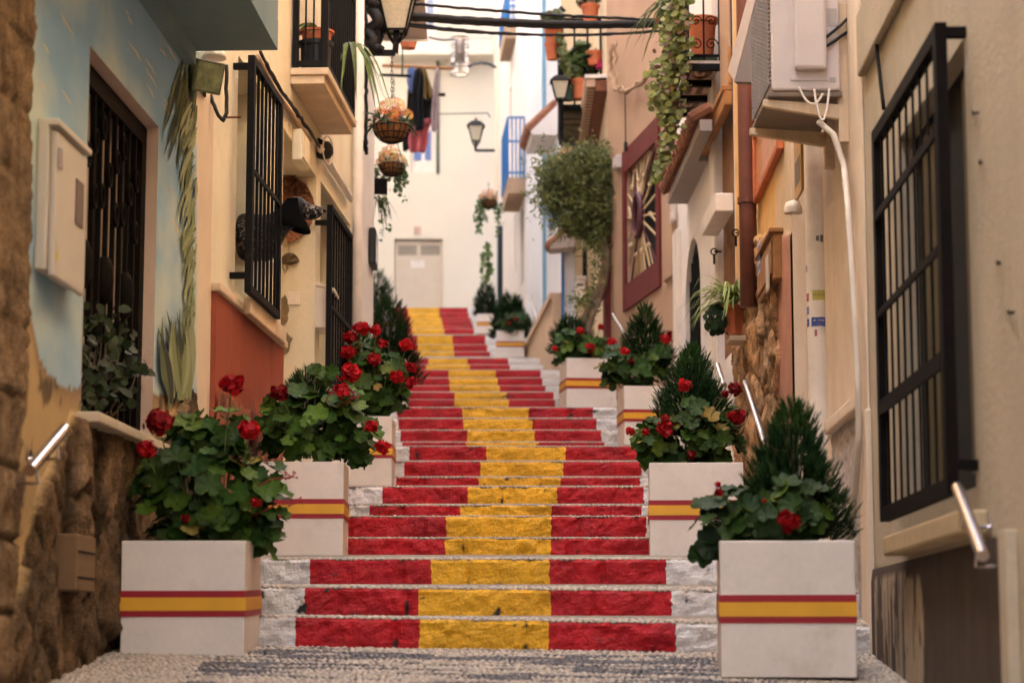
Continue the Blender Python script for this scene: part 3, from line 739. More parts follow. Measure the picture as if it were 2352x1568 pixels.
# window: pane with blind, grille with ovals
mb = MB(); mb.wbox(LA, d_u0, d_u1, d_z0, d_z1, -.17, -.15); wn = mb.build('window', mat('window_blind_board', (.50, .40, .29), .7, var=.06), H1)
mb = MB()
gap = (d_u1 - d_u0) / 2
blz = -.14
for uu in (d_u0 + .02, d_u0 + gap, d_u1 - .02): mb.wbox(LA, uu - .03, uu + .03, d_z0, d_z1, -.149, -.13)
mb.build('window_frame', M['iron2'], wn)
gz0, gz1 = d_z0 + .01, d_z1 - .01; go = -.075
mb = MB(); pw = .1
mb.wbox(LA, d_u0, d_u0 + .04, gz0, gz1, go - .02, go + .02); mb.wbox(LA, d_u1 - pw, d_u1, gz0, gz1, go - .025, go + .02); mb.wbox(LA, d_u0 + .04, d_u1 - pw, gz1 - .09, gz1, go - .02, go + .019); mb.wbox(LA, d_u0 + .04, d_u1 - pw, gz0, gz0 + .04, go - .02, go + .019)
fr = mb.build('grille_frame', M['iron2'], H1)
mb = MB(); orn = MB(); nb = 9
for i in range(nb):
    u = d_u0 + .06 + (d_u1 - pw - .02 - d_u0 - .06) * (i + .5) / nb
    mb.wbox(LA, u - .011, u + .011, gz0 + .04, gz1 - .09, go - .011, go + .011)
    ax = (LA.P(u + 1, 0) - LA.P(u, 0)).normalized()
    if i in (1, 4, 7):
        zc = d_z0 + (d_z1 - d_z0) * .43
        orn = MB(); orn.lathe([(.004, -.115), (.035, -.1), (.055, -.06), (.062, 0), (.055, .06), (.035, .1), (.004, .115)], LA.P(u, zc, go), 12, sx=.75, sy=.75); orn.build('oval_ornament', M['iron2'], fr, smooth=True)
    for k, zf in enumerate(((.66, .86), (.74,), (.64, .8))[i % 3]):
        zc = d_z0 + (d_z1 - d_z0) * zf; orn = MB(); orn.ring(LA.P(u, zc, go + .015), ax, Vector((0, 0, 1)), .035, .05, .009, 14); orn.build('ring_ornament', M['iron2'], fr, smooth=True)
mb.build('grille_bars', M['iron2'], fr)
mb = MB(); mb.wbox(LA, d_u0 - .06, d_u1 + .1, d_z0 - .045, d_z0 - .002, -.2, .095); mb.build('window_sill', mat('stone_sill', (.55, .46, .33), .7, var=.1, stain=.2, stcol=(.3, .2, .1)), H1, bevel=.006)
# teal balcony slab overhead
bu1, bz = LA.uz(428, 118); bo = (645 - 428) * (bu1) / F
mb = MB(); mb.wbox(LA, 5.0, bu1, bz, bz + .16, .0, bo); mb.wbox(LA, 5.0, bu1, bz + .16, bz + 1.1, bo - .1, bo - .002); mb.wbox(LA, bu1 - .1, bu1 - .002, bz + .16, bz + 1.1, 0, bo - .1)
bal = mb.build('balcony', [M['teal']], H1)
mb = MB(); mb.wbox(LA, 5.0, bu1 - .05, bz - .085, bz - .001, .0, .06); mb.build('cornice_moulding', M['teal'], bal)
# painted palm, agave and light scratches (paint only, 3 mm of relief)
mb = MB(); mb.c = []
rr = random.Random(21)
def blade(x0, y0, x1, y1, bend, w, c):
    n = 7; pts = []; nx, ny = -(y1 - y0), (x1 - x0); L_ = math.hypot(nx, ny) or 1
    for i in range(n):
        t = i / (n - 1); b = bend * 4 * t * (1 - t); pts.append((x0 + (x1 - x0) * t + nx / L_ * b, y0 + (y1 - y0) * t + ny / L_ * b))
    ribbon(mb, LA, pts, [w * (.35 + 1.3 * t * (1 - t) * 2 * .8) * (1 - t ** 3) + .6 for t in [i / (n - 1) for i in range(n)]], .003 + .0002 * len(mb.v) / 20, col=c)
greens = [(.05, .065, .022), (.10, .12, .045), (.19, .22, .09), (.03, .034, .018), (.28, .30, .16)]
for k in range(34):
    x0 = rr.uniform(415, 452); y0 = rr.uniform(125, 235); ln = rr.uniform(80, 190)
    blade(x0, y0, min(455, x0 - rr.uniform(5, 55)), y0 + ln, rr.uniform(-12, 5), rr.uniform(5, 10), rr.choice([greens[3], greens[0], greens[0], greens[1]]))
for k in range(70):
    y0 = 235 + k * 7.2; x0 = rr.uniform(438, 452)
    blade(x0, y0, x0 - rr.uniform(8, 34) * (1 if y0 < 560 else .7), y0 + rr.uniform(45, 120), rr.uniform(-6, 9), rr.uniform(5, 10), rr.choice(greens[1:3] + [greens[4]]))
for k in range(26):
    x0 = rr.uniform(385, 440); x1 = x0 + rr.uniform(-22, 12) - (10 if x0 < 400 else 0)
    blade(x0, rr.uniform(900, 935), min(446, x1), rr.uniform(705, 800), rr.uniform(-10, 14), rr.uniform(10, 19), rr.choice(greens))
mb.build('palm_mural', M['mural'], H1)
mb = MB(); mb.c = []
for k in range(46):
    x0, y0 = rr.uniform(70, 430), rr.uniform(5, 560)
    if 150 < x0 < 375 and y0 > 60 + (x0 - 208) * 1.15: continue
    if x0 < 200 and y0 > 250: continue
    ln = rr.uniform(10, 55); pts = [(x0 + ln * t * .62 + rr.uniform(-2, 2), y0 + ln * t + rr.uniform(-2, 2)) for t in (0, .2, .4, .6, .8, 1)]
    mb = MB(); mb.c = []; ribbon(mb, LA, pts, [.8, 2.0, 3.0, 3.4, 2.4, .8], .002, col=(.66, .55, .36)); mb.build('mural_scratch', M['mural'], H1)
# electricity meter box on the mural wall
u0, zt = LA.uz(122, 284, .06); u1, _ = LA.uz(194, 350, .06); zb = LA.uz(122, 632, .06)[1]; _, zb2 = LA.uz(178, 655, .06); ztt = (LA.uz(122, 284, .06)[1] + LA.uz(194, 352, .06)[1]) / 2
zb = (zb + zb2) / 2
t = thing('meter_box', 'pale electricity box with hinged door on the blue mural wall', 'meter box', tuple(LA.P(u0, zb)))
mb = MB(); mb.wbox(LA, u0, u1, zb, ztt, 0, .045); mb.build('box', M['box'], t, bevel=.008)
mb = MB(); mb.wbox(LA, u0 + .03, u1 + .02, zb - .02, ztt - .02, .046, .07); dr = mb.build('door', M['box'], t, bevel=.007)
mb = MB(); mb.wbox(LA, u0 + .04, u0 + .09, (zb + ztt) / 2 + .12, (zb + ztt) / 2 + .2, .0705, .079); mb.build('latch', M['steel'], dr, bevel=.003)
mb = MB(); mb.wbox(LA, u1 - .18, u1 - .05, ztt - .32, ztt - .14, .0705, .076); mb.build('viewing_window', vcol('smoked_pane', (.16, .11, .09), .3), dr, bevel=.004)
mb = MB(); mb.wbox(LA, u0 + .05, u0 + .1, ztt - .16, ztt - .1, .0705, .0715); mb.build('blue_sticker', vcol('sticker_blue', (.1, .13, .25)), dr)
mb = MB(); a, b, c = LA.P(u0 + .05, zb + .05, .0712), LA.P(u0 + .11, zb + .05, .0712), LA.P(u0 + .08, zb + .11, .0712); mb.add([a, b, c], [(0, 1, 2)]); mb.build('warning_triangle', vcol('warn_yellow', (.6, .5, .12)), dr)
mb = MB(); mb.wbox(LA, u0, u1 + .03, ztt - .005, ztt + .02, 0, .085); mb.build('rain_lip', M['box'], t, bevel=.004)
# buried cover plate in stone base
p0 = LA.uz(172, 1225, .09); t0 = LA.uz(212, 1360, .09)
t = thing('cover_plate', 'brown metal cover plate set in the left stone base', 'cover plate', tuple(LA.P(p0[0], t0[1])))
mb = MB(); mb.wbox(LA, p0[0], t0[0], t0[1], p0[1], .0, .1); pl = mb.build('plate', mat('brown_plate', (.17, .10, .045), .6, var=.1), t, bevel=.006)
mb = MB(); mb.wbox(LA, p0[0] + .02, t0[0] - .02, t0[1] + .05, t0[1] + .056, .1, .103); mb.wbox(LA, p0[0] + .02, t0[0] - .02, p0[1] - .07, p0[1] - .064, .1, .103); mb.build('seams', M['iron2'], t)
# jade plant in the barred window
t = thing('jade_plant', 'dark jade plant pushing through the bars of the left window', 'plant', tuple(LA.P((d_u0 + d_u1) / 2, d_z0, -.1)))
n = 520; P = []
for k in range(n):
    py = rr.triangular(690, 960, 850); px = rr.uniform(186, 318 - max(0, 740 - py) * .8); P.append(pp(LA, px, py, rr.uniform(-.17, -.02)))
for k in range(12): P.append(pp(LA, 335 + rr.uniform(-16, 12), 850 + rr.uniform(-18, 18), .01 + rr.uniform(0, .06)))
P = np.array(P); n = len(P)
nr = rng.normal(0, .6, (n, 3)) + np.array([[.5, -.6, .6]])
JL = np.array([(0, 0, 0), (.42, .3, .05), (.5, .8, .08), (.25, 1.15, .02), (-.25, 1.15, .02), (-.5, .8, .08), (-.42, .3, .05)], float)
scatter('foliage', JL, np.array([(0, 1, 2), (0, 2, 3), (0, 3, 4), (0, 4, 5), (0, 5, 6)]), P, nr, rng.random(n) * 6, .042 * rng.normal(1, .2, n), np.array([[.022, .034, .012]]) * (1 + rng.normal(0, .3, (n, 1))).clip(.4, 2), M['leaf'], t)
mb = MB()
for k in range(9): mb.tube(arc(LA.P(d_u0 + .1 + k * .09, d_z0 + .02, -.1), pp(LA, 200 + k * 14, 720 + abs(k - 3) * 22, -.1), .05, 5, (1, 0, 0)), [.007, .0065, .006, .005, .004, .003], 6)
mb.build('stem', mat('dark_stem', (.035, .026, .016), .8), t)
# ================================================================= handrails
def handrail(label, w, pa, pb, out, r=.021, roses=1, extra=0):
    a, b = pp(w, *pa, out), pp(w, *pb, out)
    t = thing('handrail', label, 'handrail', tuple(a), 'steel handrails along the house walls')
    mb = MB(); mb.tube([a, b], r, 16); mb.build('rail', M['steel'], t, smooth=False)
    mb = MB(); n = w.n
    for f in ((.18, .75) if roses == 2 else (.2,)):
        q = a.lerp(b, f); d = q - Vector((0, 0, .075)); mb.tube([q, d + n * .01, d - n * .02, q - Vector((0, 0, .075)) - n * out], [.007] * 4, 8)
        mb.tube([d - n * (out - .006), d - n * (out)], .036, 14)
    mb.build('wall_bracket', M['steel'], t)
    return t
handrail('short steel handrail on the rough stone at far left', LA, (68, 1080), (148, 985), .10, .023, 2)
handrail('steel handrail on the grey cream house at far right', RA, (2258, 1276), (2200, 1120), .085, .021, 2)
handrail('long steel handrail on the rubble stone wall behind the conifer tip', RD, (1757, 1015), (1713, 877), .1, .02)
handrail('steel handrail end beside a dark geranium head on the stone wall', RD, (1664, 884), (1649, 838), .1, .02)
handrail('short steel handrail peeking above the conifer near the white arch', RE, (1608, 850), (1600, 824), .1, .02)
handrail('steel handrail on the pink house under the red window frame', RF, (1436, 766), (1409, 722), .08, .021)
handrail('far steel handrail on the pale lilac house above the beige plinth', W(.317, 33, -.062, -1), (1234, 732), (1218, 680), .08, .022)
handrail('farthest tiny steel handrail at the top right of the stairs', W(.2, 36, -.062, -1), (1175, 688), (1163, 664), .06, .024)
# ================================================================= LEFT 2: yellow house
H2 = thing('house', 'cream yellow house with a red dado and black window grilles on the left', 'house', tuple(LB.P(15, 0)))
g0 = LB.uz(573, 400, .11)[0]; g1 = (LB.uz(645, 221, .11)[0] + LB.uz(636, 738, .11)[0]) / 2
gzt = (LB.uz(573, 127, .11)[1] + LB.uz(645, 225, .11)[1]) / 2; gzb = (LB.uz(573, 668, .11)[1] + LB.uz(636, 738, .11)[1]) / 2
h_u0 = LB.uz(543, 400)[0]; h_z1 = gzt + .05; h_z0 = LB.uz(543, 670)[1]
k0 = LB.uz(735, 600)[0]; k1 = LB.uz(803, 600)[0]; kz1 = LB.uz(760, 450)[1]; kz0 = LB.uz(760, 900)[1]
PU0, PU1, PZ1 = 14.62, 16.2, 3.46      # entrance recess whose far jamb faces down the street
facade(LB, 12.142, 18.45, -1.5, 12, [(h_u0, g1 + .05, h_z0, h_z1), (PU0, PU1, -1.49, PZ1), (k0, k1, kz0, kz1)], M['cream'], H2, depth=.3)
mb = MB(); mb.wbox(LB, h_u0, g1 + .05, h_z0, h_z1, -.31, -.29); mb.wbox(LB, k0, k1, kz0, kz1, -.31, -.29); wn = mb.build('window', M['dark'], H2)
mb = MB(); mb.wbox(LB, h_u0 + .02, g1 + .03, (h_z0 + h_z1) / 2 + .3, h_z1, -.289, -.2); mb.build('roller_blind', mat('pale_blind', (.45, .42, .3), .9, var=.1, bump=.4, bscale=120), wn)
fr = grille(H2, 'g', LB, g0, g1, gzb, gzt, .11, 7, .016, .055, hb=[((gzb + gzt) / 2 + .02, .03)], stub=[(g0 + .03, gzt - .06), (g0 + .03, gzb + .1)])
q0 = LB.uz(757, 480, .11)[0]; q1 = LB.uz(805, 560, .11)[0]; qz1 = (LB.uz(762, 475, .11)[1] + LB.uz(804, 540, .11)[1]) / 2
grille(H2, 'g', LB, q0, q1, kz0 - .05, qz1, .11, 8, .016, .05, hb=[(LB.uz(770, 720, .11)[1], .03)], stub=[(q0 + .03, LB.uz(757, 510, .11)[1])])
# dado, ledge, sill
lz = (LB.uz(476, 627, .05)[1] + LB.uz(543, 676, .05)[1]) / 2; lz2 = LB.uz(632, 782, .05)[1]
du1 = 14.58
mb = MB(); mb.wbox(LB, 12.17, du1, -1.2, lz - .05, .001, .03); dd = mb.build('dado_panel', M['dado'], H2)
mb = MB()
for u in (12.62, 12.98, 13.5, 14.05): mb.wbox(LB, u - .003, u + .003, -.2, lz - .06, .03, .0312)
mb.build('panel_joints', mat('joint_line', (.38, .14, .08), .8), dd)
mb = MB(); mb.wbox(LB, 12.15, du1 + .005, lz - .05, lz, .001, .055); mb.wbox(LB, h_u0, h_u0 + 1.35, lz - .07, lz + .035, .056, .10); sl = mb.build('window_ledge', mat('ledge_cream', (.66, .52, .36), .8, var=.12, stain=.3, stcol=(.4, .28, .16), bump=.2), H2, bevel=.008)
mb = MB(); mb.c = []
def redrock(u, z, P):
    px, py = proj(P); o = fbm(u, z, 3, 6, 4) * .025 + .05; c = np.array([.27, .10, .06]) * (1 + .5 * fbm(u, z, 6, 9, 3)); return o, c, 1
relief(H2, LB, 12.16, 14.58, -.8, LB.uz(520, 905, .05)[1], .04, .04, redrock, None, [M['rock'], M['rock']], 'red_rock_base')
def patch(parent, name, Y, pts, m, seed=0, push=.002):
    mb = MB(); c = (sum(p[0] for p in pts) / len(pts), sum(p[1] for p in pts) / len(pts)); r2 = random.Random(seed)
    ring = []
    for i, p in enumerate(pts):
        q = pts[(i + 1) % len(pts)]
        for k in range(4): t = k / 4; ring.append((p[0] + (q[0] - p[0]) * t + r2.uniform(-1.6, 1.6), p[1] + (q[1] - p[1]) * t + r2.uniform(-1.6, 1.6)))
    v = [atY(*c, Y - push)] + [atY(x, y, Y - push) for x, y in ring]; n = len(ring)
    mb.add(v, [(0, 1 + i, 1 + (i + 1) % n) for i in range(n)]); return mb.build(name, m, parent)
bare = mat('bare_mortar', (.26, .19, .11), .95, var=.3, vscale=14, bump=.8, bscale=50)
patch(H2, 'bare_plaster_patch', 16.2, [(641, 690), (655, 677), (664, 705), (660, 740), (641, 758)], bare, 1)
patch(H2, 'bare_plaster_patch', 16.2, [(641, 768), (655, 762), (672, 776), (664, 806), (641, 830)], bare, 2)
Yp = 16.2
t = thing('light_switch', 'square cream light switch on the pilaster by the mailbox', 'switch', tuple(atY(675, 685, Yp)))
def plate(t, name, x0, y0, x1, y1, Y, d0, d1, m, bevel=.003):
    a, b = atY(x0, y1, Y), atY(x1, y0, Y); mb = MB(); mb.box(a.x, b.x, Y - d1, Y - d0, a.z, b.z); return mb.build(name, m, t, bevel=bevel)
plate(t, 'plate', 661, 671, 689, 700, Yp, 0, .008, M['pvc']); plate(t, 'rocker', 668, 678, 682, 693, Yp, .0085, .014, M['pvc'])
# rope coil on a nail
t = thing('rope_coil', 'coil of grey brown rope hanging from a nail on the pilaster', 'rope', tuple(atY(665, 575, Yp)))
mb = MB(); c = atY(664, 594, Yp - .03); rr = random.Random(5)
for k in range(16):
    pts = []
    ph = rr.uniform(0, 6); rx, rz = rr.uniform(.035, .062), rr.uniform(.015, .036); off = Vector((rr.uniform(-.012, .012), rr.uniform(-.018, .02), rr.uniform(-.008, .008)))
    for i in range(17): an = ph + i / 16 * 6.28; pts.append(c + off + Vector((rx * math.cos(an), .01 * math.sin(an * 2), rz * math.sin(an) - .2 * rx * math.cos(an) ** 2)))
    mb.tube(pts, .0042, 5, cap=False)
mb.tube(arc(atY(655, 600, Yp - .04), atY(656, 626, Yp - .03), .012, 6, (1, 0, 0)) + arc(atY(656, 626, Yp - .03), atY(650, 600, Yp - .04), .012, 6, (-1, 0, 0))[1:], .004, 5)
mb.build('coil', mat('jute', (.16, .115, .07), .95, var=.3, vscale=60), t)
mb = MB(); mb.tube([atY(664, 545, Yp - .012), atY(664, 585, Yp - .02)], .002, 5); mb.build('hanging_cord', M['beigec'], t)
# round clay-slat fan
t = thing('clay_slat_fan', 'round ornament of reddish slats and brown mesh on the pilaster behind the dog', 'ornament', tuple(atY(678, 480, Yp)))
mb = MB(); c = atY(640, 480, Yp - .05)
rad = 84 * Yp / F
for k in range(24):
    a0, a1 = math.radians(-75 + k * 7), math.radians(-75 + k * 7 + 5.6)
    vs = []
    for (r0, dy) in ((.25, .0), (1., .0), (1., .03), (.25, .03)):
        for a in (a0, a1): vs.append(c + Vector((rad * r0 * math.cos(a), dy - .015, rad * r0 * math.sin(a))))
    mb.hexa([vs[0], vs[1], vs[3], vs[2], vs[6], vs[7], vs[5], vs[4]])
mb.build('slats', mat('clay_slat', (.24, .10, .055), .8, var=.2, vscale=10), t)
mb = MB()
for k in range(60):
    a = math.radians(rr.uniform(15, 85)); r = rad * rr.uniform(.55, 1.0); p = c + Vector((r * math.cos(a), -.025, r * math.sin(a)))
    mb.ring(p, Vector((1, 0, 0)), Vector((0, 0, 1)), .009, .009, .003, 8)
mb.build('chain_mesh', mat('rust_chain', (.07, .03, .016), .8, var=.2), t)
# mailbox
t = thing('mailbox', 'white metal mailbox with sloping lid next to the dark door grille', 'mailbox', tuple(atY(735, 760, 16.3)))
mu0, mu1 = 16.23, 16.6; X0, X1 = atY(714, 700, mu0).x, atY(755, 700, mu0).x; mz0, mz1 = atY(730, 752, mu0).z, atY(730, 655, mu0).z
mb = MB(); mb.box(X0, X1, mu0, mu1, mz0, mz1); mb.build('body', M['whip'] if 0 else mat('mailbox_white', (.80, .70, .57), .4, var=.04, spec=.4), t, bevel=.004)
mb = MB(); mb.hexa([(X0 - .01, mu0 - .015, mz1 + .012), (X1 + .045, mu0 - .015, mz1 - .045), (X1 + .045, mu1 + .015, mz1 - .045), (X0 - .01, mu1 + .015, mz1 + .012), (X0 - .01, mu0 - .015, mz1 + .04), (X1 + .045, mu0 - .015, mz1 - .025), (X1 + .045, mu1 + .015, mz1 - .025), (X0 - .01, mu1 + .015, mz1 + .04)])
mb.build('lid', MATS['mailbox_white'], t, bevel=.003)
mb = MB(); mb.box(X1 + .001, X1 + .008, mu0 + .02, mu1 - .02, mz0 + .02, mz1 - .1); d = mb.build('door', MATS['mailbox_white'], t, bevel=.002)
mb = MB(); mb.box(X1 + .008, X1 + .016, mu0 + .04, mu0 + .06, mz1 - .15, mz1 - .12); mb.build('lock', M['steel'], d)
# balcony of the yellow house
b0, b1 = LB.uz(667, 190)[0], LB.uz(738, 310)[0]; bo = (758 - 667) * b0 / F
bz = (LB.uz(667, 192)[1] + LB.uz(738, 312)[1]) / 2
mb = MB(); mb.wbox(LB, b0, b1, bz, bz + .06, .0, bo - .03); mb.wbox(LB, b0 - .02, b1 + .02, bz + .06, bz + .11, 0, bo); bs = mb.build('balcony', MATS['ledge_cream'], H2, bevel=.006)
rz0, rz1 = bz + .13, bz + 1.05
mb = MB()
for (u, o) in ((b0 + .03, bo - .03), (b1 - .03, bo - .03), (b0 + .03, .03)): mb.wbox(LB, u - .025, u + .025, rz0 - .02, rz1, o - .02, o + .02)
mb.wbox(LB, b0 + .02, b0 + .04, rz0, rz0 + .04, .05, bo - .05); mb.wbox(LB, b0 + .055, b1 - .055, rz0, rz0 + .04, bo - .045, bo - .015)
mb.wbox(LB, b0 + .02, b0 + .04, rz1 - .04, rz1, .05, bo - .05); mb.wbox(LB, b0 + .055, b1 - .055, rz1 - .04, rz1, bo - .045, bo - .015)
rl = mb.build('railing', M['iron'], bs)
mb = MB()
for k in range(3): o = .07 + (bo - .1) * (k + .5) / 3; mb.wbox(LB, b0 + .024, b0 + .036, rz0 + .04, rz1 - .04, o - .006, o + .006)
nbr = 13
for k in range(nbr): u = b0 + .06 + (b1 - b0 - .12) * (k + .5) / nbr; mb.wbox(LB, u - .007, u + .007, rz0 + .04, rz1 - .04, bo - .037, bo - .023)
mb.build('railing_bars', M['iron'], rl)
def pot(name, label, cat, c, rt, rb, h, m, group=None, rim=True, wall=.012, n=28):
    c = Vector(c); mb = MB()
    pr = [(0.001, 0), (rb, 0), (rt * .96, h * .86)] + ([(rt * 1.08, h * .86), (rt * 1.1, h)] if rim else [(rt, h)]) + [(rt * .96, h), (rt * .9, h * .9), (.001, h * .88)]
    mb.lathe(pr, c, n)
    o = mb.build(name, m, None, smooth=False, label=label, loc=tuple(c), cat=cat, group=group); return o
Yb = b0 + .16; X = LB.P(Yb, 0, .15).x
c = Vector((X, Yb, bz + .115)); s = Yb / F
pot('flower_pot', 'tall black plastic pot in the corner of the left balcony', 'pot', c, 38 * s, 34 * s, 75 * s, M['plastic'])
pot('flower_pot', 'orange bowl pot set on top of the black pot on the left balcony', 'pot', c + Vector((.005, 0, 66 * s)), 38 * s, 30 * s, 36 * s, M['terra'])
def straps(label, cat, c, n, L_, w, col, mats, droop=.6, up=1., fan=6.28, dirv=0, group=None, name='strap_plant', part='leaves'):
    t = thing(name, label, cat, tuple(c), group); mb = MB(); mb.c = []; c = Vector(c); rr = random.Random(int(abs(c.x * 99 + c.z * 7)) + n)
    for k in range(n):
        a = dirv + rr.uniform(-fan / 2, fan / 2); l = L_ * rr.uniform(.6, 1.1); d = Vector((math.cos(a), math.sin(a), 0)); pts = []; e = rr.uniform(.35, 1.) * up
        for i in range(8):
            t_ = i / 7; pts.append(c + d * (l * .75 * t_) * (1.2 - .3 * e) + Vector((0, 0, l * (e * t_ - (droop * rr.uniform(.9, 1.1) + e * .35) * t_ * t_))))
        cc = tuple(np.array(col) * rr.uniform(.6, 1.4)); strap_leaf(mb, pts, w * rr.uniform(.7, 1.2), cc)
    mb.build(part, mats, t); return t
straps('orchid like strap leaves in the pots on the left balcony', 'plant', c + Vector((.02, -.02, 95 * s)), 7, .3, .028, (.09, .14, .03), M['vine'], .5)
straps('green strap leaves hanging outside the left balcony railing', 'plant', LB.P(b1 - .5, bz + .55, bo + .01), 9, .5, .022, (.12, .17, .04), M['vine'], 1.5, .5, 2.5, -.6)
# cable bundle and conduit on the yellow house
def cable(label, pts, r, m, cat='cable', wob=0, name='cable', n=6, group=None):
    rr = random.Random(len(label)); q = []
    for a, b in zip(pts, pts[1:]):
        for i in range(n): q.append(Vector(a).lerp(Vector(b), i / n) + Vector((rr.uniform(-wob, wob), rr.uniform(-wob, wob), rr.uniform(-wob, wob))))
    q.append(Vector(pts[-1])); mb = MB(); mb.tube(q, r, 7)
    return mb.build(name, m, None, smooth=True, loc=tuple(q[0]), label=label, cat=cat, group=group)
path = [(603, 128), (640, 200), (690, 272), (722, 318)]
for k in range(4):
    cable(['black cable bundle running down the yellow wall beside the grille', 'thin black cable twisted over the bundle on the yellow wall', 'second thin black cable of the yellow wall bundle', 'lower black cable of the yellow wall bundle'][k],
      [pp(LB, x + k * 3 - 4, y + k * 4 - 6, .03 + .012 * (k % 2)) for x, y in path] + ([pp(LB, 770, 400, .03), pp(LB, 806, 462, .03)] if k < 2 else []), .011 if k == 0 else .007, M['cable'], wob=.009)
cable('beige conduit pipe running beside the black cables on the yellow wall', [pp(LB, x - 12, y + 4, .03) for x, y in path], .02, M['beigec'], 'conduit')
cable('cream drain pipe slanting along the yellow wall to the grille top', [pp(LB, 735, 340, .04), pp(LB, 805, 455, .04)], .03, M['pvc'], 'pipe', name='pipe')
t = thing('junction_box', 'cream junction box under the cables on the yellow wall', 'junction box', tuple(pp(LB, 700, 400, 0)))
a = LB.uz(690, 330, .06); b = LB.uz(722, 415, .06)
mb = MB(); mb.wbox(LB, a[0], a[0] + .35, b[1], b[1] + .22, 0, .07); mb.build('box', M['cream'], t, bevel=.008); mb = MB(); mb.wbox(LB, a[0] + .02, a[0] + .33, b[1] + .02, b[1] + .2, .0705, .08); mb.build('lid', M['cream'], t, bevel=.004)
t = thing('wall_lamp', 'black globe lamp with white ring under the left balcony', 'lamp', tuple(atY(746, 345, 16.2)))
mb = MB(); c = atY(744, 345, 16.2); mb.lathe([(.001, -.075), (.05, -.06), (.072, -.02), (.07, .02), (.045, .06), (.001, .07)], c, 18); mb.build('globe', M['plastic'], t, smooth=True)
mb = MB(); mb.ring(c + Vector((.03, 0, 0)), Vector((.35, .9, 0)).normalized(), Vector((0, 0, 1)), .085, .105, .006, 24); mb.build('ring', M['pvc'], t)
mb = MB(); mb.tube([c + Vector((0, 0, .06)), c + Vector((-.06, .05, .1)), LB.P(16.25, c.z + .1)], .012, 6); mb.build('arm', M['iron'], t)
# wall spotlight and cable loop at the blue house corner
t = thing('floodlight', 'greenish glass floodlight and white dome at the corner above the palm mural', 'floodlight', tuple(pp(LA, 480, 180, .05)))
mb = MB(); c = pp(LA, 468, 175, .07); ax = Vector((.55, -.6, -.25)).normalized()
x = Vector((.75, .65, 0)).normalized() * .09; y = ax.cross(x).normalized() * .085; dd_ = ax * .05
mb.hexa([c - x - y - dd_, c + x - y - dd_, c + x + y - dd_, c - x + y - dd_, c - x - y + dd_, c + x - y + dd_, c + x + y + dd_, c - x + y + dd_]); mb.build('housing', mat('floodlight_body', (.16, .18, .09), .4, var=.3, vscale=20), t, bevel=.006)
mb = MB(); e = dd_ * 1.05; mb.quad(c - x * .85 - y * .85 + e, c + x * .85 - y * .85 + e, c + x * .85 + y * .85 + e, c - x * .85 + y * .85 + e); mb.build('glass', mat('green_glass', (.28, .33, .16), .15, var=.5, vscale=12, spec=.7), t)
mb = MB(); mb.lathe([(.001, .05), (.05, .045), (.065, .015), (.066, 0), (.001, 0)], pp(LA, 492, 135, .07), 18); mb.build('sensor_dome', M['pvc'], t, smooth=True)
mb = MB(); mb.bar(c, LA.P(LA.uz(470, 180)[0], c.z, 0), .02); mb.build('arm', M['iron'], t)
cable('looped black cables hanging on the cream corner by the floodlight', [atY(478, 205, 12.05), atY(500, 262, 12.0), atY(512, 278, 12.0), atY(520, 260, 12.02), atY(520, 150, 12.06)], .011, M['cable'], wob=.003)
cable('rusty nail sticking out of the cream corner', [LB.P(12.5, atY(490, 270, 12.5).z, 0), LB.P(12.3, atY(490, 270, 12.3).z, .12)], .006, mat('rust', (.12, .05, .02), .8), 'nail', name='nail')
# ================================================================= LEFT 3: white house end
H3 = thing('house', 'narrow white house wall with a white drain pipe beyond the yellow house', 'house', tuple(LB.P(19, 0)))
facade(LB, 18.452, 19.9, -1, 12.5, [], M['white'], H3, depth=.02)
mb = MB(); a = LB.uz(822, 400, .06)[0]; mb.tube([LB.P(a, .5, .06), LB.P(a, 7, .06)], .042, 14); mb.build('downpipe', M['pvc'], H3, smooth=True)
cable('black cable with clamps hanging down the white wall beside the lamp', [LB.P(LB.uz(841, y, .03)[0] + .01 * math.sin(y), LB.uz(841, y, .03)[1], .03) for y in (-40, 40, 100, 190, 250, 330, 356)], .016, M['cable'], wob=.006)
t = thing('iron_bracket', 'black curled iron bracket on the white wall left of the flower basket', 'bracket', tuple(atY(835, 350, 19)))
mb = MB(); mb.tube([atY(800, 290, 18.6), atY(820, 310, 18.7), atY(838, 335, 18.8), atY(842, 355, 18.8)], [.02, .026, .02, .012], 8); mb.tube([atY(812, 345, 18.9), atY(840, 345, 18.8)], .006, 6); mb.build('arm', M['iron'], t)
t = thing('notice_box', 'black flat box on the end of the white wall above dark shrubs', 'box', tuple(atY(861, 580, 19.9)))
mb = MB(); a, b = atY(854, 622, 19.86), atY(868, 541, 19.86); mb.box(a.x, b.x, 19.45, 19.86, a.z, b.z); mb.build('case', M['plastic'], t, bevel=.006)
mb = MB(); mb.box(b.x + .001, b.x + .006, 19.48, 19.83, a.z + .03, b.z - .03); mb.build('panel', M['glass'], t)
H4 = thing('house', 'unseen tall house added at upper left to shade the stairs and end house', 'house', (-3, 30, 5))
mb = MB(); mb.hexa([(-5.5, 20.1, 0), (-2.35, 20.1, 0), (-4.1, 45.9, 0), (-7, 45.9, 0), (-5.5, 20.1, 15), (-2.35, 20.1, 15), (-4.1, 45.9, 20), (-7, 45.9, 20)]); mb.build('wall', M['white'], H4)  # out of view, added and raised to keep sun off stairs and end house
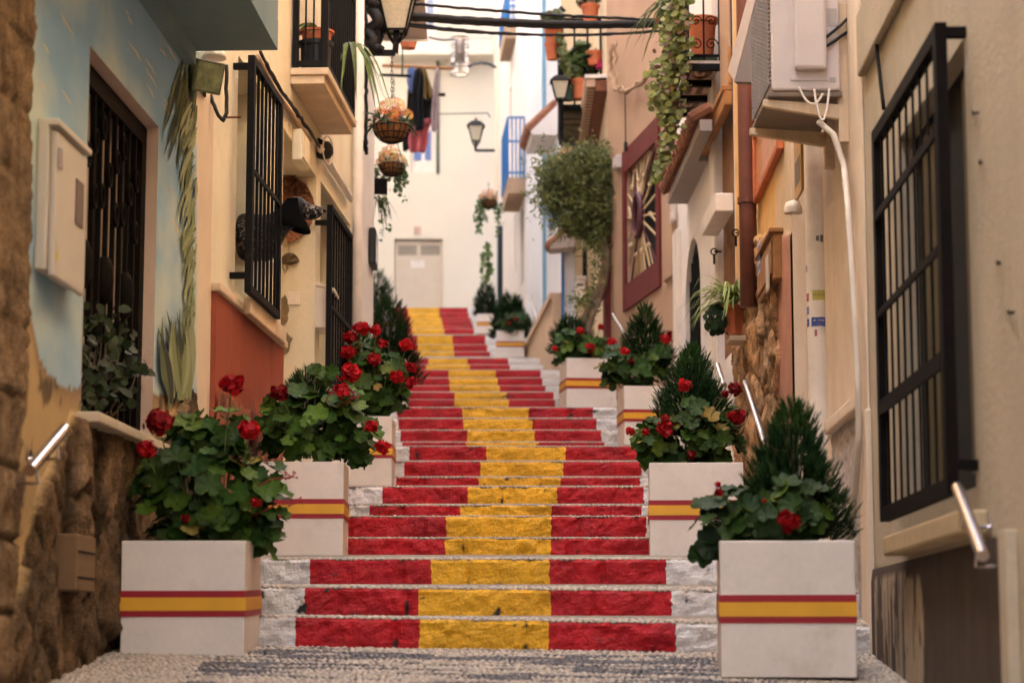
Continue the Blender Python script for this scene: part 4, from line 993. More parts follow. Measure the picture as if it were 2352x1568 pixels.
# ================================================================= the dog in the window
def dog():
    Yd = 13.9
    t = None
    ST = [((543, 495), (543, 604), 42), ((575, 494), (578, 606), 44), ((600, 494), (606, 606), 42), ((618, 493), (632, 596), 36), ((632, 484), (645, 566), 29), ((645, 473), (657, 540), 26), ((653, 462), (668, 528), 27), ((666, 454), (680, 520), 29), ((682, 451), (692, 508), 27), ((696, 454), (702, 504), 22), ((706, 465), (706, 505), 15.5), ((716, 470), (714, 506), 13), ((728, 472), (727, 504), 12), ((738, 475), (737, 497), 9.5), ((744, 480), (742, 490), 4)]
    mb = MB(); n = 20; s = Yd / F
    off = atY(664, 508, Yd)
    for k, (a, b, dr) in enumerate(ST):
        A_, B_ = atY(*a, Yd), atY(*b, Yd); c = (A_ + B_) / 2; h = (A_ - B_) / 2
        yo = Vector((0, -.03 * max(0, 3 - k), 0))
        for q in range(n):
            an = 2 * math.pi * q / n; sq = abs(math.sin(an)) ** .9 * math.copysign(1, math.sin(an)); mb.v.append(tuple(c + yo + h * math.cos(an) + Vector((0, dr * s * sq, 0))))
    K = len(ST); mb.f = [(i * n + q, i * n + (q + 1) % n, (i + 1) * n + (q + 1) % n, (i + 1) * n + q) for i in range(K - 1) for q in range(n)] + [tuple(range(n - 1, -1, -1)), tuple((K - 1) * n + q for q in range(n))]; mb.m = [0] * len(mb.f)
    m = mat('dog_coat', (.0028, .0026, .0026), .4, var=.2, vscale=30, spec=.2, bump=.5, bscale=160)
    nt = m.node_tree; bs = nt.nodes['Principled BSDF']; src = bs.inputs['Base Color'].links[0].from_socket
    tc = nt.nodes.new('ShaderNodeTexCoord'); n = nt.nodes.new('ShaderNodeTexNoise'); n.inputs['Scale'].default_value = 55; n.inputs['Detail'].default_value = 4; n.inputs['Roughness'].default_value = .7
    nt.links.new(tc.outputs['Object'], n.inputs['Vector'])
    r = nt.nodes.new('ShaderNodeMapRange'); r.inputs['From Min'].default_value = .53; r.inputs['From Max'].default_value = .62; nt.links.new(n.outputs['Fac'], r.inputs['Value'])
    # white ticking on muzzle and chest, ears and crown stay black
    sp = nt.nodes.new('ShaderNodeSeparateXYZ'); nt.links.new(tc.outputs['Object'], sp.inputs[0])
    g = nt.nodes.new('ShaderNodeMapRange'); g.inputs['From Min'].default_value = .085; g.inputs['From Max'].default_value = .12; nt.links.new(sp.outputs['X'], g.inputs['Value'])
    g2 = nt.nodes.new('ShaderNodeMapRange'); g2.inputs['From Min'].default_value = .03; g2.inputs['From Max'].default_value = -.05; g2.inputs['To Max'].default_value = .55; nt.links.new(sp.outputs['Z'], g2.inputs['Value'])
    mx = nt.nodes.new('ShaderNodeMath'); mx.operation = 'MAXIMUM'; nt.links.new(g.outputs[0], mx.inputs[0]); nt.links.new(g2.outputs[0], mx.inputs[1])
    ml = nt.nodes.new('ShaderNodeMath'); ml.operation = 'MULTIPLY'; nt.links.new(mx.outputs[0], ml.inputs[0]); nt.links.new(r.outputs[0], ml.inputs[1])
    x = nt.nodes.new('ShaderNodeMix'); x.data_type = 'RGBA'; nt.links.new(ml.outputs[0], x.inputs[0]); nt.links.new(src, x.inputs[6]); x.inputs[7].default_value = (.35, .29, .24, 1)
    nt.links.new(x.outputs[2], bs.inputs['Base Color'])
    o = mb.build('dog', m, None, smooth=True, loc=tuple(off)); sd = o.modifiers.new('sub', 'SUBSURF'); sd.levels = 1; sd.render_levels = 2
    props(o, 'black spaniel like dog with white flecked muzzle leaning out beside the window grille', 'dog')
    # ears (long, feathered), eyes, nose
    for sg, dy in ((-1, -.082), (1, .082)):
        mb = MB(); prof = [(675, 461, 13), (668, 478, 22), (670, 498, 28), (678, 514, 31), (690, 526, 24), (701, 533, 9)]
        rings = []
        for (px, py, w) in prof:
            c = atY(px, py, Yd) + Vector((0, dy * (1 + .12 * (py - 474) / 60) , 0)); rings.append([c + Vector((w * s * math.cos(a), sg * .014 * math.sin(a) , .2 * w * s * math.sin(a) * 0)) for a in [k * math.pi / 5 for k in range(10)]])
        v = [p for r_ in rings for p in r_]; f = [(i * 10 + j, i * 10 + (j + 1) % 10, (i + 1) * 10 + (j + 1) % 10, (i + 1) * 10 + j) for i in range(len(prof) - 1) for j in range(10)] + [tuple(range(10)), tuple(range(50, 60))]
        mb.add(v, f); e = mb.build('ear', mat('dog_ear', (.0022, .002, .002), .8, spec=.1, var=.3, vscale=40, bump=.8, bscale=150), o, smooth=True); e.modifiers.new('sub', 'SUBSURF').levels = 2; e.modifiers['sub'].render_levels = 2
    for dy in (-.055, .055):
        mb = MB(); c = atY(701, 474, Yd) + Vector((0, dy, 0)); mb.lathe([(.0005, -.009), (.007, -.005), (.009, 0), (.007, .005), (.0005, .009)], c, 12); mb.build('eye', vcol('dog_eye', (.03, .014, .006), .08), o, smooth=True)
    mb = MB(); c = atY(744.5, 484, Yd); mb.lathe([(.001, -.014), (.011, -.009), (.016, 0), (.012, .009), (.001, .012)], c, 12); mb.build('nose', vcol('dog_nose', (.008, .007, .007), .25), o, smooth=True)
dog()
# ================================================================= street lanterns
def lantern(label, top, Y, arm, scale, glass_m, armz, upright):
    """top=(px,py) of the lantern foot, scale = metres of glass top width"""
    c = atY(*top, Y); t = thing('street_lamp', label, 'lantern', tuple(c), 'black iron wall lanterns')
    w1, w0, h = scale / 2, scale * .26, scale * 1.12
    def sq(w, z): return [c + Vector((sx * w, sy * w, z)) for sx, sy in ((-1, -1), (1, -1), (1, 1), (-1, 1))]
    mb = MB(); a, b = sq(w0 * .94, .03), sq(w1 * .94, h); mb.v = [tuple(p) for p in a + b]; mb.f = [(0, 1, 5, 4), (1, 2, 6, 5), (2, 3, 7, 6), (3, 0, 4, 7), (3, 2, 1, 0)]; mb.m = [0] * 5; mb.build('glass', glass_m, t)
    mb = MB(); A, B = sq(w0, .02), sq(w1, h)
    for i in range(4): mb.bar(A[i], B[i], .016 * scale / .3); mb.bar(A[i], A[(i + 1) % 4], .018 * scale / .3); mb.bar(B[i], B[(i + 1) % 4], .02 * scale / .3)
    mb.build('frame', M['iron'], t)
    mb = MB(); C1, C2, C3 = sq(w1 * 1.22, h), sq(w1 * .62, h + scale * .32), sq(w1 * .2, h + scale * .42)
    for P_, Q in ((C1, C2), (C2, C3)):
        for i in range(4): mb.quad(P_[i], P_[(i + 1) % 4], Q[(i + 1) % 4], Q[i])
    mb.quad(*C3); mb.quad(*reversed(C1)); mb.lathe([(.001, 0), (.12 * scale, .02), (.05 * scale, .08 * scale), (.09 * scale, .13 * scale), (.001, .2 * scale)], c + Vector((0, 0, h + scale * .42)), 10); mb.build('roof', M['iron'], t)
    mb = MB(); q = atY(*upright, Y); mb.bar(q, c + Vector((0, 0, .03)), .05 * scale / .3)
    for i in (0, 1): mb.bar(q + Vector((0, 0, (c.z - q.z) * .3)), A[i], .013 * scale / .3); mb.bar(q + Vector((0, 0, (c.z - q.z) * .3)), A[i + 2], .013 * scale / .3)
    mb.bar(arm, q, .045 * scale / .3); mb.build('bracket', M['iron'], t)
    return t
Yl = 18.6
lantern('large black iron lantern with frosted glass above the hanging flower basket', (911, 78), Yl, LB.P(Yl, atY(815, 122, Yl).z, 0), .31, M['frost'], 0, (908, 122))
lantern('small black iron lantern before the bright white house at the end of the street', (1093, 328), 33, atY(1137, 346, 33), .225, M['frost'], 0, (1092, 346))
# ================================================================= hanging flower baskets
def basket(label, px, py, r_px, Y, hang, trail=0, seed=1, flowers=True, cols=None):
    rr = random.Random(seed); s = Y / F; r = r_px * s; c = atY(px, py, Y)
    t = thing('flower_basket', label, 'hanging basket', tuple(c), 'hanging flower baskets')
    mb = MB(); mb.lathe([(.001, -r * .95), (r * .45, -r * .85), (r * .8, -r * .52), (r * .97, -r * .15), (r, .04 * r), (r * .9, .04 * r), (.001, -.02)], c, 20); mb.build('coir_liner', M['coir'], t, smooth=True)
    mb = MB()
    for k in range(9):
        a = math.pi * k / 9; mb.tube([c + Vector((r * 1.02 * math.cos(th) * math.cos(a), r * 1.02 * math.cos(th) * math.sin(a), -r * .96 * math.sin(th))) for th in np.linspace(0, math.pi, 13)], .004, 4, cap=False)
    for th in (.05, .5, .9): mb.ring(c + Vector((0, 0, -r * .96 * math.sin(th))), Vector((1, 0, 0)), Vector((0, 1, 0)), r * 1.02 * math.cos(th), r * 1.02 * math.cos(th), .0045, 20)
    mb.build('wire_frame', M['iron'], t)
    mb = MB(); h = Vector(hang); kn = c.lerp(h, .42)
    for k in range(3): a = k * 2.09 + .4; mb.tube([c + Vector((r * math.cos(a), r * math.sin(a), 0)), kn], .004, 5)
    n = max(4, int((h - kn).length / .035))
    for k in range(n):
        p, q = kn.lerp(h, k / n), kn.lerp(h, (k + 1) / n); ax = Vector((1, 0, 0)) if k % 2 else Vector((0, 1, 0)); mb.ring((p + q) / 2, ax, Vector((0, 0, 1)), .009, (q - p).length * .62, .0035, 8)
    mb.build('chain', M['iron'], t)
    # leaves
    n = 150; d = rng.normal(size=(n, 3)); d[:, 2] = np.abs(d[:, 2]) * .6; d /= np.linalg.norm(d, axis=1, keepdims=True)
    P = np.array(c) + d * np.array([[r * 1.15, r * 1.1, r * 1.15]]) * (.5 + .5 * rng.random((n, 1)))
    LF = np.array([(0, 0, 0), (.22, .5, .06), (.16, 1.2, 0), (0, 1.9, -.12), (-.16, 1.2, 0), (-.22, .5, .06)], float)
    scatter('foliage', LF, np.array([(0, 1, 2), (0, 2, 3), (0, 3, 4), (0, 4, 5)]), P, d * .5 + np.array([[0, -.4, .7]]) + rng.normal(0, .4, (n, 3)), rng.random(n) * 6.3, r * .36 * rng.normal(1, .2, n), np.array([[.05, .085, .035]]) * (1 + rng.normal(0, .35, (n, 1))).clip(.3, 2), M['vine'], t)
    cols = cols or [(.60, .15, .04), (.62, .26, .05), (.58, .36, .08), (.62, .48, .28), (.56, .15, .07), (.60, .2, .06)]
    nf = 36; DAI = []
    pv, pt = [], []
    for k in range(9):
        a = k * 2 * math.pi / 9; b = len(pv); pv += [(.1 * math.cos(a), .1 * math.sin(a), 0), (.75 * math.cos(a - .25), .75 * math.sin(a - .25), .16), (1.05 * math.cos(a), 1.05 * math.sin(a), .2), (.75 * math.cos(a + .25), .75 * math.sin(a + .25), .16)]; pt.append((b, b + 1, b + 2, b + 3))
    d = rng.normal(size=(nf, 3)); d[:, 1] -= .5; d[:, 2] = np.abs(d[:, 2]) + .1; d /= np.linalg.norm(d, axis=1, keepdims=True)
    P = np.array(c) + d * np.array([[r * 1.1, r * .95, r * 1.35]]) * (.75 + .3 * rng.random((nf, 1))) + np.array([[0, 0, r * .1]])
    for k in range(nf):
        scatter('flower', np.array(pv), np.zeros((0, 3), int), P[k:k + 1], d[k:k + 1] + np.array([[0, -.8, 0]]), rng.random(1) * 6, np.array([r * .27 * rr.uniform(.7, 1.2)]), np.array([rr.choice(cols)]) * rr.uniform(.8, 1.2), M['petal'], t, np.array(pt), smooth=False)
    if trail:
        mb = MB(); pos = []
        for k in range(trail):
            x0 = c + Vector((rr.uniform(-r, r), rr.uniform(-.1, .1), 0)); ln = rr.uniform(.2, .5) * (1.5 if k % 3 == 0 else 1); pts = [x0 + Vector((math.copysign(.06, x0.x - c.x) * min(1, i) + rr.uniform(-.02, .02), 0, -ln * i / 7)) for i in range(8)]
            mb.tube(pts, .003, 4)
            for i in range(1, 8):
                for _ in range(3): pos.append(pts[i] + Vector((rr.uniform(-.05, .05), rr.uniform(-.03, .03), rr.uniform(-.06, .06))))
        mb.build('trailing_stems', M['stem'], t); n = len(pos); scatter('trailing_leaves', *disc_leaf(7, .5, .1), np.array(pos), rng.normal(0, .5, (n, 3)) + np.array([[0, -.8, .2]]), rng.random(n) * 6, .02 * rng.normal(1, .2, n), np.array([[.08, .13, .04]]) * (1 + rng.normal(0, .3, (n, 1))).clip(.4, 2), M['vine'], t)
    return t
basket('hanging basket of orange, yellow and white daisies under the large lantern', 900, 290, 44, 18.6, atY(900, 124, 18.6), 0, 3)
basket('second hanging basket with yellow flowers and long ivy trails below the daisies', 900, 378, 31, 22.5, atY(905, 180, 22.5), 9, 4, cols=[(.66, .42, .12), (.62, .28, .1), (.6, .45, .2)])
basket('small far basket of peach flowers by the right edge of the end house', 1122, 462, 20, 33, atY(1122, 420, 33), 8, 5, cols=[(.6, .3, .16), (.58, .36, .22)])
t = thing('wall_planter_box', 'dark wooden wall box under the second flower basket', 'box', tuple(atY(876, 430, 22)))
plate(t, 'front_board', 858, 412, 890, 428, 22, .0, .05, M['iron2']); plate(t, 'lower_board', 858, 430, 890, 447, 22, .0, .05, M['iron2'])
straps('drooping grassy plant below the dark wall box at the white house corner', 'plant', atY(868, 462, 22.4), 14, .3, .012, (.10, .13, .04), M['vine'], 1.2)
# dark cables, canvas awning and pots behind the lantern
cable('thick clutter of black cables behind the large lantern', [atY(842, -20, 18.3), atY(862, 40, 18.4), atY(850, 90, 18.4), atY(868, 118, 18.4)], .05, M['cable'], wob=.03)
cable('twisted black cable clump beside the large lantern', [atY(872, -20, 18.7), atY(876, 50, 18.7), atY(866, 110, 18.7)], .045, M['cable'], wob=.03)
t = thing('awning', 'beige canvas awning behind the large lantern', 'awning', tuple(atY(960, 90, 21)))
mb = MB(); P_ = [atY(870, 40, 20.6), atY(975, -10, 20.6), atY(982, 92, 21.4), atY(868, 92, 21.4)]; n_ = Vector((0, .004, -.004)); mb.hexa([P_[3], P_[2], P_[1], P_[0]] + [p + Vector((0, .02, .02)) for p in (P_[3], P_[2], P_[1], P_[0])]); mb.build('canvas', mat('canvas', (.46, .36, .29), .9, var=.06), t)
mb = MB(); mb.tube([atY(866, 93, 21.35), atY(983, 93, 21.35)], .012, 8); mb.build('front_bar', M['pvc'], t)
pot('flower_pot', 'small orange hanging pot just right of the lantern foot', 'pot', atY(938, 112, 22), .11, .07, .16, M['terra'])
# clothes hung across the street
Yc = 29.0
cable('orange brown wooden pole carrying the laundry', [atY(878, 151, Yc), atY(1045, 158, Yc)], .022, M['wood'], 'pole', name='laundry_pole')
cable('dark iron bar with hooks below the laundry pole', [atY(872, 172, Yc - 1.5), atY(945, 175, Yc - 1.5)], .02, M['iron'], 'bar', name='iron_bar')
cable('thin green rod hanging from the balcony to the laundry bar', [atY(925, 100, Yc - 1.5), atY(924, 172, Yc - 1.5)], .012, vcol('green_rod', (.05, .09, .06)), 'rod', name='rod')
cable('short brown rod poking out right of the laundry', [atY(1000, 217, Yc), atY(1023, 218, Yc)], .025, M['iron2'], 'rod', name='rod')
def cloth(name, label, pts, col, Y, seed):
    """pts: list of (y, xl, xr) in pixels; hung fabric with folds and thickness"""
    rr = random.Random(seed); mb = MB(); nx = 15; rows = []
    ys = np.linspace(pts[0][0], pts[-1][0], 16)
    for y in ys:
        xl = lerp_pts([(p[0], p[1]) for p in pts], y); xr = lerp_pts([(p[0], p[2]) for p in pts], y)
        rows.append([atY(xl + (xr - xl) * i / (nx - 1), y + 2 * math.sin(i * 1.1 + seed), Y) + Vector((0, .06 * math.sin(i * .95 + seed + y * .01) * (.4 + .6 * (y - ys[0]) / (ys[-1] - ys[0])), 0)) for i in range(nx)])
    mb.v = [tuple(p) for r in rows for p in r]
    mb.f = [(a * nx + i, a * nx + i + 1, (a + 1) * nx + i + 1, (a + 1) * nx + i) for a in range(15) for i in range(nx - 1)]; mb.m = [0] * len(mb.f)
    o = mb.build(name, mat('cloth_' + name + str(seed), col, .9, var=.2, vscale=10), None, smooth=True, loc=tuple(rows[0][7]), label=label, cat='laundry', group='laundry drying on the pole across the street')
    m = o.modifiers.new('solid', 'SOLIDIFY'); m.thickness = .012
cloth('shirt', 'blue shirt at the left of the laundry', [(158, 938, 953), (185, 936, 956), (212, 942, 953)], (.10, .15, .32), Yc - .03, 1)
cloth('jacket', 'black jacket hanging between the blue shirt and olive trousers', [(160, 955, 968), (185, 950, 975), (240, 946, 972), (300, 955, 972)], (.008, .008, .009), Yc - .1, 2)
cloth('trousers', 'dark camouflage trousers at the lower left of the laundry', [(205, 936, 955), (260, 934, 962), (292, 940, 985)], (.03, .022, .012), Yc + .05, 3)
cloth('trousers', 'olive brown trousers hanging from a peg', [(158, 970, 976), (200, 965, 990), (228, 962, 996)], (.17, .11, .035), Yc - .02, 4)
cloth('shirt', 'black shirt below the olive trousers', [(226, 958, 996), (270, 962, 990), (298, 970, 984)], (.015, .012, .01), Yc + .1, 5)
cloth('towel', 'long grey lilac towel at the right end of the laundry', [(158, 1003, 1007), (200, 996, 1008), (270, 990, 1008), (302, 994, 1006)], (.30, .235, .24), Yc - .06, 6)
cloth('shirt', 'pink garment at the bottom of the laundry', [(272, 980, 995), (300, 940, 985), (330, 938, 984), (350, 942, 978)], (.45, .11, .12), Yc + .02, 7)
cloth('sock', 'black cloth at the lower left of the pink garment', [(300, 926, 945), (325, 924, 942), (348, 926, 936)], (.012, .011, .015), Yc + .04, 8)
# glass tube lamp over the street
t = thing('tube_lamp', 'clear cylindrical lamp with metal rings hanging on the wires', 'lamp', tuple(atY(1056, 130, 29)))
c0, c1 = atY(1056, 172, 29), atY(1056, 88, 29); r = 21 * 29 / F
mb = MB(); mb.lathe([(r, 0), (r, c1.z - c0.z)], c0, 24); gm = mat('clear_glass', (.9, .88, .85), .08, var=0, spec=.5); gm.node_tree.nodes['Principled BSDF'].inputs['Transmission Weight'].default_value = .92; gm.node_tree.nodes['Principled BSDF'].inputs['IOR'].default_value = 1.15
mb.build('glass', gm, t, smooth=True)
mb = MB()
for f in (0, .28, .55, .78, 1): mb.ring(c0.lerp(c1, f), Vector((1, 0, 0)), Vector((0, 1, 0)), r * 1.01, r * 1.01, .008, 28)
mb.build('rings', mat('dull_metal', (.25, .21, .18), .35, metal=1, var=.05), t)
mb = MB(); mb.lathe([(.001, 0), (r * .5, .02), (r * .5, .3), (.001, .34)], c0.lerp(c1, .3), 16); mb.build('burner', MATS['dull_metal'], t, smooth=True)
# wires across the street (upper bundle)
A = lambda x, y, Y: atY(x, y, Y)
lab = ['uppermost single black wire crossing the street', 'thickest black cable bundle crossing the street', 'black wire just under the thick crossing bundle', 'second lowest black wire crossing the street', 'lowest thin black wire crossing the street']
for k, (yl, yr, rr_, sg) in enumerate(((10, 72, .014, .0), (38, 82, .034, .02), (46, 88, .018, .02), (56, 96, .012, .06), (62, 98, .011, .05))):
    a, b = A(935, yl - 2, 18.8), A(1562, yr - 30 + (0 if k else 6), 19.6)
    cable(lab[k], arc(a, b, sg + .02, 10), rr_, M['cable'], wob=.004, group='black wires crossing the street')
cable('dark wire reaching the glass tube lamp from the left', arc(A(985, 85, 29), A(1045, 90, 29), .03), .012, M['cable'])
cable('dark wires leaving the glass tube lamp to the right', arc(A(1078, 152, 29), A(1138, 155, 33), -.06), .02, M['cable'], wob=.01)
cable('thin green wire crossing before the end house above the small lantern', [A(1010, 262, 34), A(1120, 260, 34), A(1126, 270, 34)], .01, vcol('green_rod', (.05, .09, .06)))
# ================================================================= RIGHT 1: near grey-cream house
H5 = thing('house', 'near grey cream house with a tall dark barred window at far right', 'house', tuple(RA.P(8.5, 0)))
a0 = RA.uz(2176, 620, .09)[0]; a1 = RA.uz(2013, 600, .1)[0]
wz1 = (RA.uz(2005, 291, .1)[1] + RA.uz(2150, 78, .1)[1]) / 2; wz0 = (RA.uz(2015, 1200, .1)[1] + RA.uz(2190, 1135, .1)[1]) / 2
facade(RA, -7, 10.42, -2.5, 10, [(a0 + .07, a1 - .04, wz0 + .03, wz1 - .04)], M['near'], H5, depth=.07)
mb = MB(); mb.wbox(RA, a0 + .07, a1 - .04, wz0 + .03, wz1 - .04, -.085, -.069); wn = mb.build('window', M['dark'], H5)
mb = MB(); mb.wbox(RA, (a0 + a1) / 2 - .9, (a0 + a1) / 2 - .4, wz0 + .1, wz1 - .1, -.068, -.055); mb.wbox(RA, (a0 + a1) / 2 + .25, (a0 + a1) / 2 + .6, wz0 + .1, wz1 - .1, -.068, -.055); mb.build('shutter', mat('olive_shutter', (.12, .09, .04), .7, streak=.3), wn)
H = wz1 - wz0
grille(H5, 'g', RA, a0, a1, wz0, wz1, .09, 9, .02, .07, bd=.008, hb=[(RA.uz(2015, 500, .1)[1], .035), (RA.uz(2015, 730, .1)[1], .03), (RA.uz(2015, 945, .1)[1], .06)], mat_=M['iron2'], stub=[(a0 + .03, wz1 - .03), (a0 + .03, wz0 + .1)])
s0 = RA.uz(2016, 1225, .12)
mb = MB(); mb.wbox(RA, RA.uz(2200, 1150, .1)[0], a1 + .0, wz0 - .14, wz0 - .06, .001, .1); mb.build('window_sill', mat('sill_stone', (.48, .37, .22), .85, var=.1, bump=.2), H5, bevel=.01)
bzt = (RA.uz(2005, 1312, .02)[1] + RA.uz(2320, 1240, .02)[1]) / 2; bzt = RA.uz(2010, 1310, .02)[1]
mb = MB(); mb.c = []
def board(u, z, P):
    px, py = proj(P); k = fbm(u * 3, z * .5, 2, 4, 3); c = np.array([.055, .036, .025]) * (1 + .3 * k)
    m = fbm(u * 7, z * .8, 5, 2.2, 4)
    if 2005 < px < 2135 and 1320 < py and abs(px - (2065 + (py - 1320) * .1)) < 62 and m > -.3 + .25 * abs(px - (2090 + (py - 1320) * .14)) / 40: c = np.array([.33, .26, .18]) * (1 + .12 * k)
    return .012 + .01 * min(1, max(0, bzt - z) * 30), c, 0
relief(H5, RA, 7.0, 10.40, -1.6, bzt, .02, .03, board, None, [mat('dado_paint', attr=True, rough=.8, var=.15, vscale=8, bump=.2)] * 2, 'peeling_dado')
mb = MB(); uq = RA.uz(2325, 1400)[0]; mb.wbox(RA, uq - .12, uq, -1.6, bzt + .02, .0, .04); mb.build('door_jamb', M['near'], H5, bevel=.005)
mb = MB(); uc = RA.uz(1990, 800)[0]; mb.wbox(RA, uc - .14, 10.44, -1.5, RA.uz(2000, 940)[1], .001, .03); mb.wbox(RA, uc - .10, 10.43, RA.uz(2000, 940)[1], 6, .001, .012); mb.build('corner_quoin', M['near2'], H5, bevel=.006)
for (x, y, dx) in ((2233, 255, 14), (2315, 713, 15), (2290, 600, 8), (2250, 370, 6)): mb = MB(); mb.tube([pp(RA, x, y, .0), pp(RA, x + 1, y + 6, .02), pp(RA, x + dx, y + 4, .012)], .004, 5); mb.build('wall_hook', M['iron2'], H5)
mb = MB(); p = RA.uz(1986, 178); q = RA.uz(2100, 0); mb.wbox(RA, q[0] - .9, p[0], p[1] + .0, p[1] + .3, .001, .035); mb.build('cornice', M['near'], H5, bevel=.01)
# stippled corner bay
H6 = thing('house', 'narrow bay with rough stippled plaster base between two houses on the right', 'house', tuple(RA.P(11, 0)))
W6 = W(RA.P(10.42, 0).x + .02, 10.42, .028, -1)
facade(W6, 10.442, 12.4, -1.5, 10, [], M['near2'], H6, depth=.05)
lz6 = (W6.uz(1985, 940)[1] + W6.uz(1912, 990)[1]) / 2
mb = MB(); mb.c = []
relief(H6, W6, 10.46, 11.75, -1.2, lz6 - .02, .015, .015, lambda u, z, P: (.02 + .012 * abs(fbm(u, z, 3, 30, 3)) + .006 * nz(u, z, 1, 70), np.array([.50, .44, .40]) * (1 + .25 * fbm(u, z, 5, 25, 2)), 0), None, [mat('stipple', attr=True, rough=.95, var=.2, vscale=30, bump=.8, bscale=70)] * 2, 'stippled_plinth')
mb = MB(); mb.wbox(W6, 10.46, 11.78, lz6 - .02, lz6 + .05, .001, .06); mb.build('plinth_ledge', M['near2'], H6, bevel=.01)
# return face of the ochre house with the pipe
RX0, RX1 = RD.P(12.4, 0).x, W6.P(12.4, 0).x
t = thing('downpipe', 'thick white drain pipe with torn stickers', 'drain pipe', (0, 12.2, 1.))
pc = atY(1880, 700, 12.2); pz0, pz1 = .1, 6
mb = MB(); mb.tube([(pc.x, 12.2, z) for z in np.linspace(pz0, pz1, 12)], .066, 24); pipe = mb.build('pipe', M['pvc'], t, smooth=True)
mb = MB(); mb.tube([(pc.x, 12.2, 1.35), (pc.x, 12.2, 1.4)], .073, 24)
def text_on(parent, body, px, py, Y, h, col, rot=0, name='lettering'):
    cu = bpy.data.curves.new(name, 'FONT'); cu.body = body; cu.size = h; cu.align_x = 'CENTER'; cu.align_y = 'CENTER'; cu.extrude = .0004
    cu.materials.append(vcol('ink_%d_%d_%d' % tuple(int(c * 99) for c in col), col, .6)); o = bpy.data.objects.new(name, cu); COL.objects.link(o)
    bpy.context.view_layer.update(); me = bpy.data.meshes.new_from_object(o.evaluated_get(bpy.context.evaluated_depsgraph_get())); me.name = name; bpy.data.objects.remove(o)
    o = bpy.data.objects.new(name, me); COL.objects.link(o)
    o.parent = parent; o.location = atY(px, py, Y) - WL[parent.name]; o.rotation_euler = (math.pi / 2, rot, 0); WL[o.name] = WL[parent.name]; return o
def sticker(label, x0, y0, x1, y1, base, lines, seed=0, group='stickers on the white drain pipe'):
    # curved to the pipe
    rr = random.Random(seed); cpx = proj((pc.x, 12.2, 1.5))[0]; R_ = .0668
    t = thing('sticker', label, 'sticker', tuple(atY((x0 + x1) / 2, (y0 + y1) / 2, 12.13)), group)
    def onp(px, py):
        x = (px - cpx) * 12.15 / F; x = max(-R_ * .995, min(R_ * .995, x)); z = atY(px, py, 12.14).z; return Vector((pc.x + x, 12.2 - math.sqrt(R_ * R_ - x * x), z))
    mb = MB(); n = 8
    for i in range(n + 1):
        px = x0 + (x1 - x0) * i / n; mb.v += [tuple(onp(px, y0 + rr.uniform(-.8, .8))), tuple(onp(px, y1 + rr.uniform(-.8, .8)))]
    for i in range(n): mb.f.append((2 * i, 2 * i + 1, 2 * i + 3, 2 * i + 2)); mb.m.append(0)
    mb.build('paper', vcol('paper_%d' % int(sum(base) * 1000), base, .6, var=.15), t)
    for (txt, px, py, h, col) in lines:
        p = onp(px, py); o = text_on(t, txt, px, py, p.y - .0012, h, col); o.rotation_euler[2] = math.atan2((p.x - pc.x), 12.2 - p.y) * .9; o.location = p + Vector((0, -.0015, 0)) - WL[t.name]
    return t
sticker('yellow phone number sticker reading 607 942 377 on the white pipe', 1866, 666, 1896, 689, (.46, .42, .10), [('607 942 377', 1881, 677.5, .0125, (.02, .02, .02)), ('24 H', 1881, 670, .004, (.02, .02, .02))], 1)
sticker('blue torn phone sticker with digits 685 and 35 483 on the white pipe', 1863, 728, 1895, 749, (.06, .09, .30), [('685   35 483', 1879, 736, .0125, (.7, .68, .66)), ('------', 1879, 744, .012, (.6, .6, .62))], 2)
sticker('red edged sticker at the left edge of the pipe beside the yellow one', 1850, 671, 1859, 690, (.50, .12, .10), [('784', 1855, 680, .010, (.75, .7, .68))], 3)
sticker('small blue and red sticker high on the left edge of the pipe', 1850, 607, 1857, 622, (.30, .26, .38), [('61', 1854, 613, .009, (.05, .06, .2))], 4)
sticker('pale blue sticker left of the white torn patch on the pipe', 1850, 702, 1859, 720, (.22, .22, .42), [('37', 1855, 711, .010, (.75, .72, .72))], 5)
sticker('blue sticker at the pipe edge left of the torn blue one', 1850, 730, 1859, 748, (.12, .15, .36), [('483', 1855, 738, .009, (.75, .72, .72))], 6)
sticker('grey torn sticker scrap high on the white pipe', 1876, 542, 1884, 554, (.16, .14, .14), [], 7)
sticker('dark torn sticker scrap high on the right of the white pipe', 1886, 540, 1893, 556, (.09, .09, .10), [], 8)
sticker('tiny red sticker scrap low on the white pipe', 1869, 757, 1875, 772, (.40, .12, .14), [], 9)
# white hose from the air conditioner
cable('white drain hose curving down from the air conditioner', [atY(1880, 280, 10.9), atY(1915, 310, 10.85), atY(1938, 380, 10.8)] + [pp(RA, x, y, .05) for x, y in ((1948, 480), (1962, 700), (1972, 900), (1973, 1020), (1965, 1130), (1950, 1240))], .0165, mat('cream_hose', (.55, .47, .38), .5, var=.1, vscale=5), 'hose', name='hose')
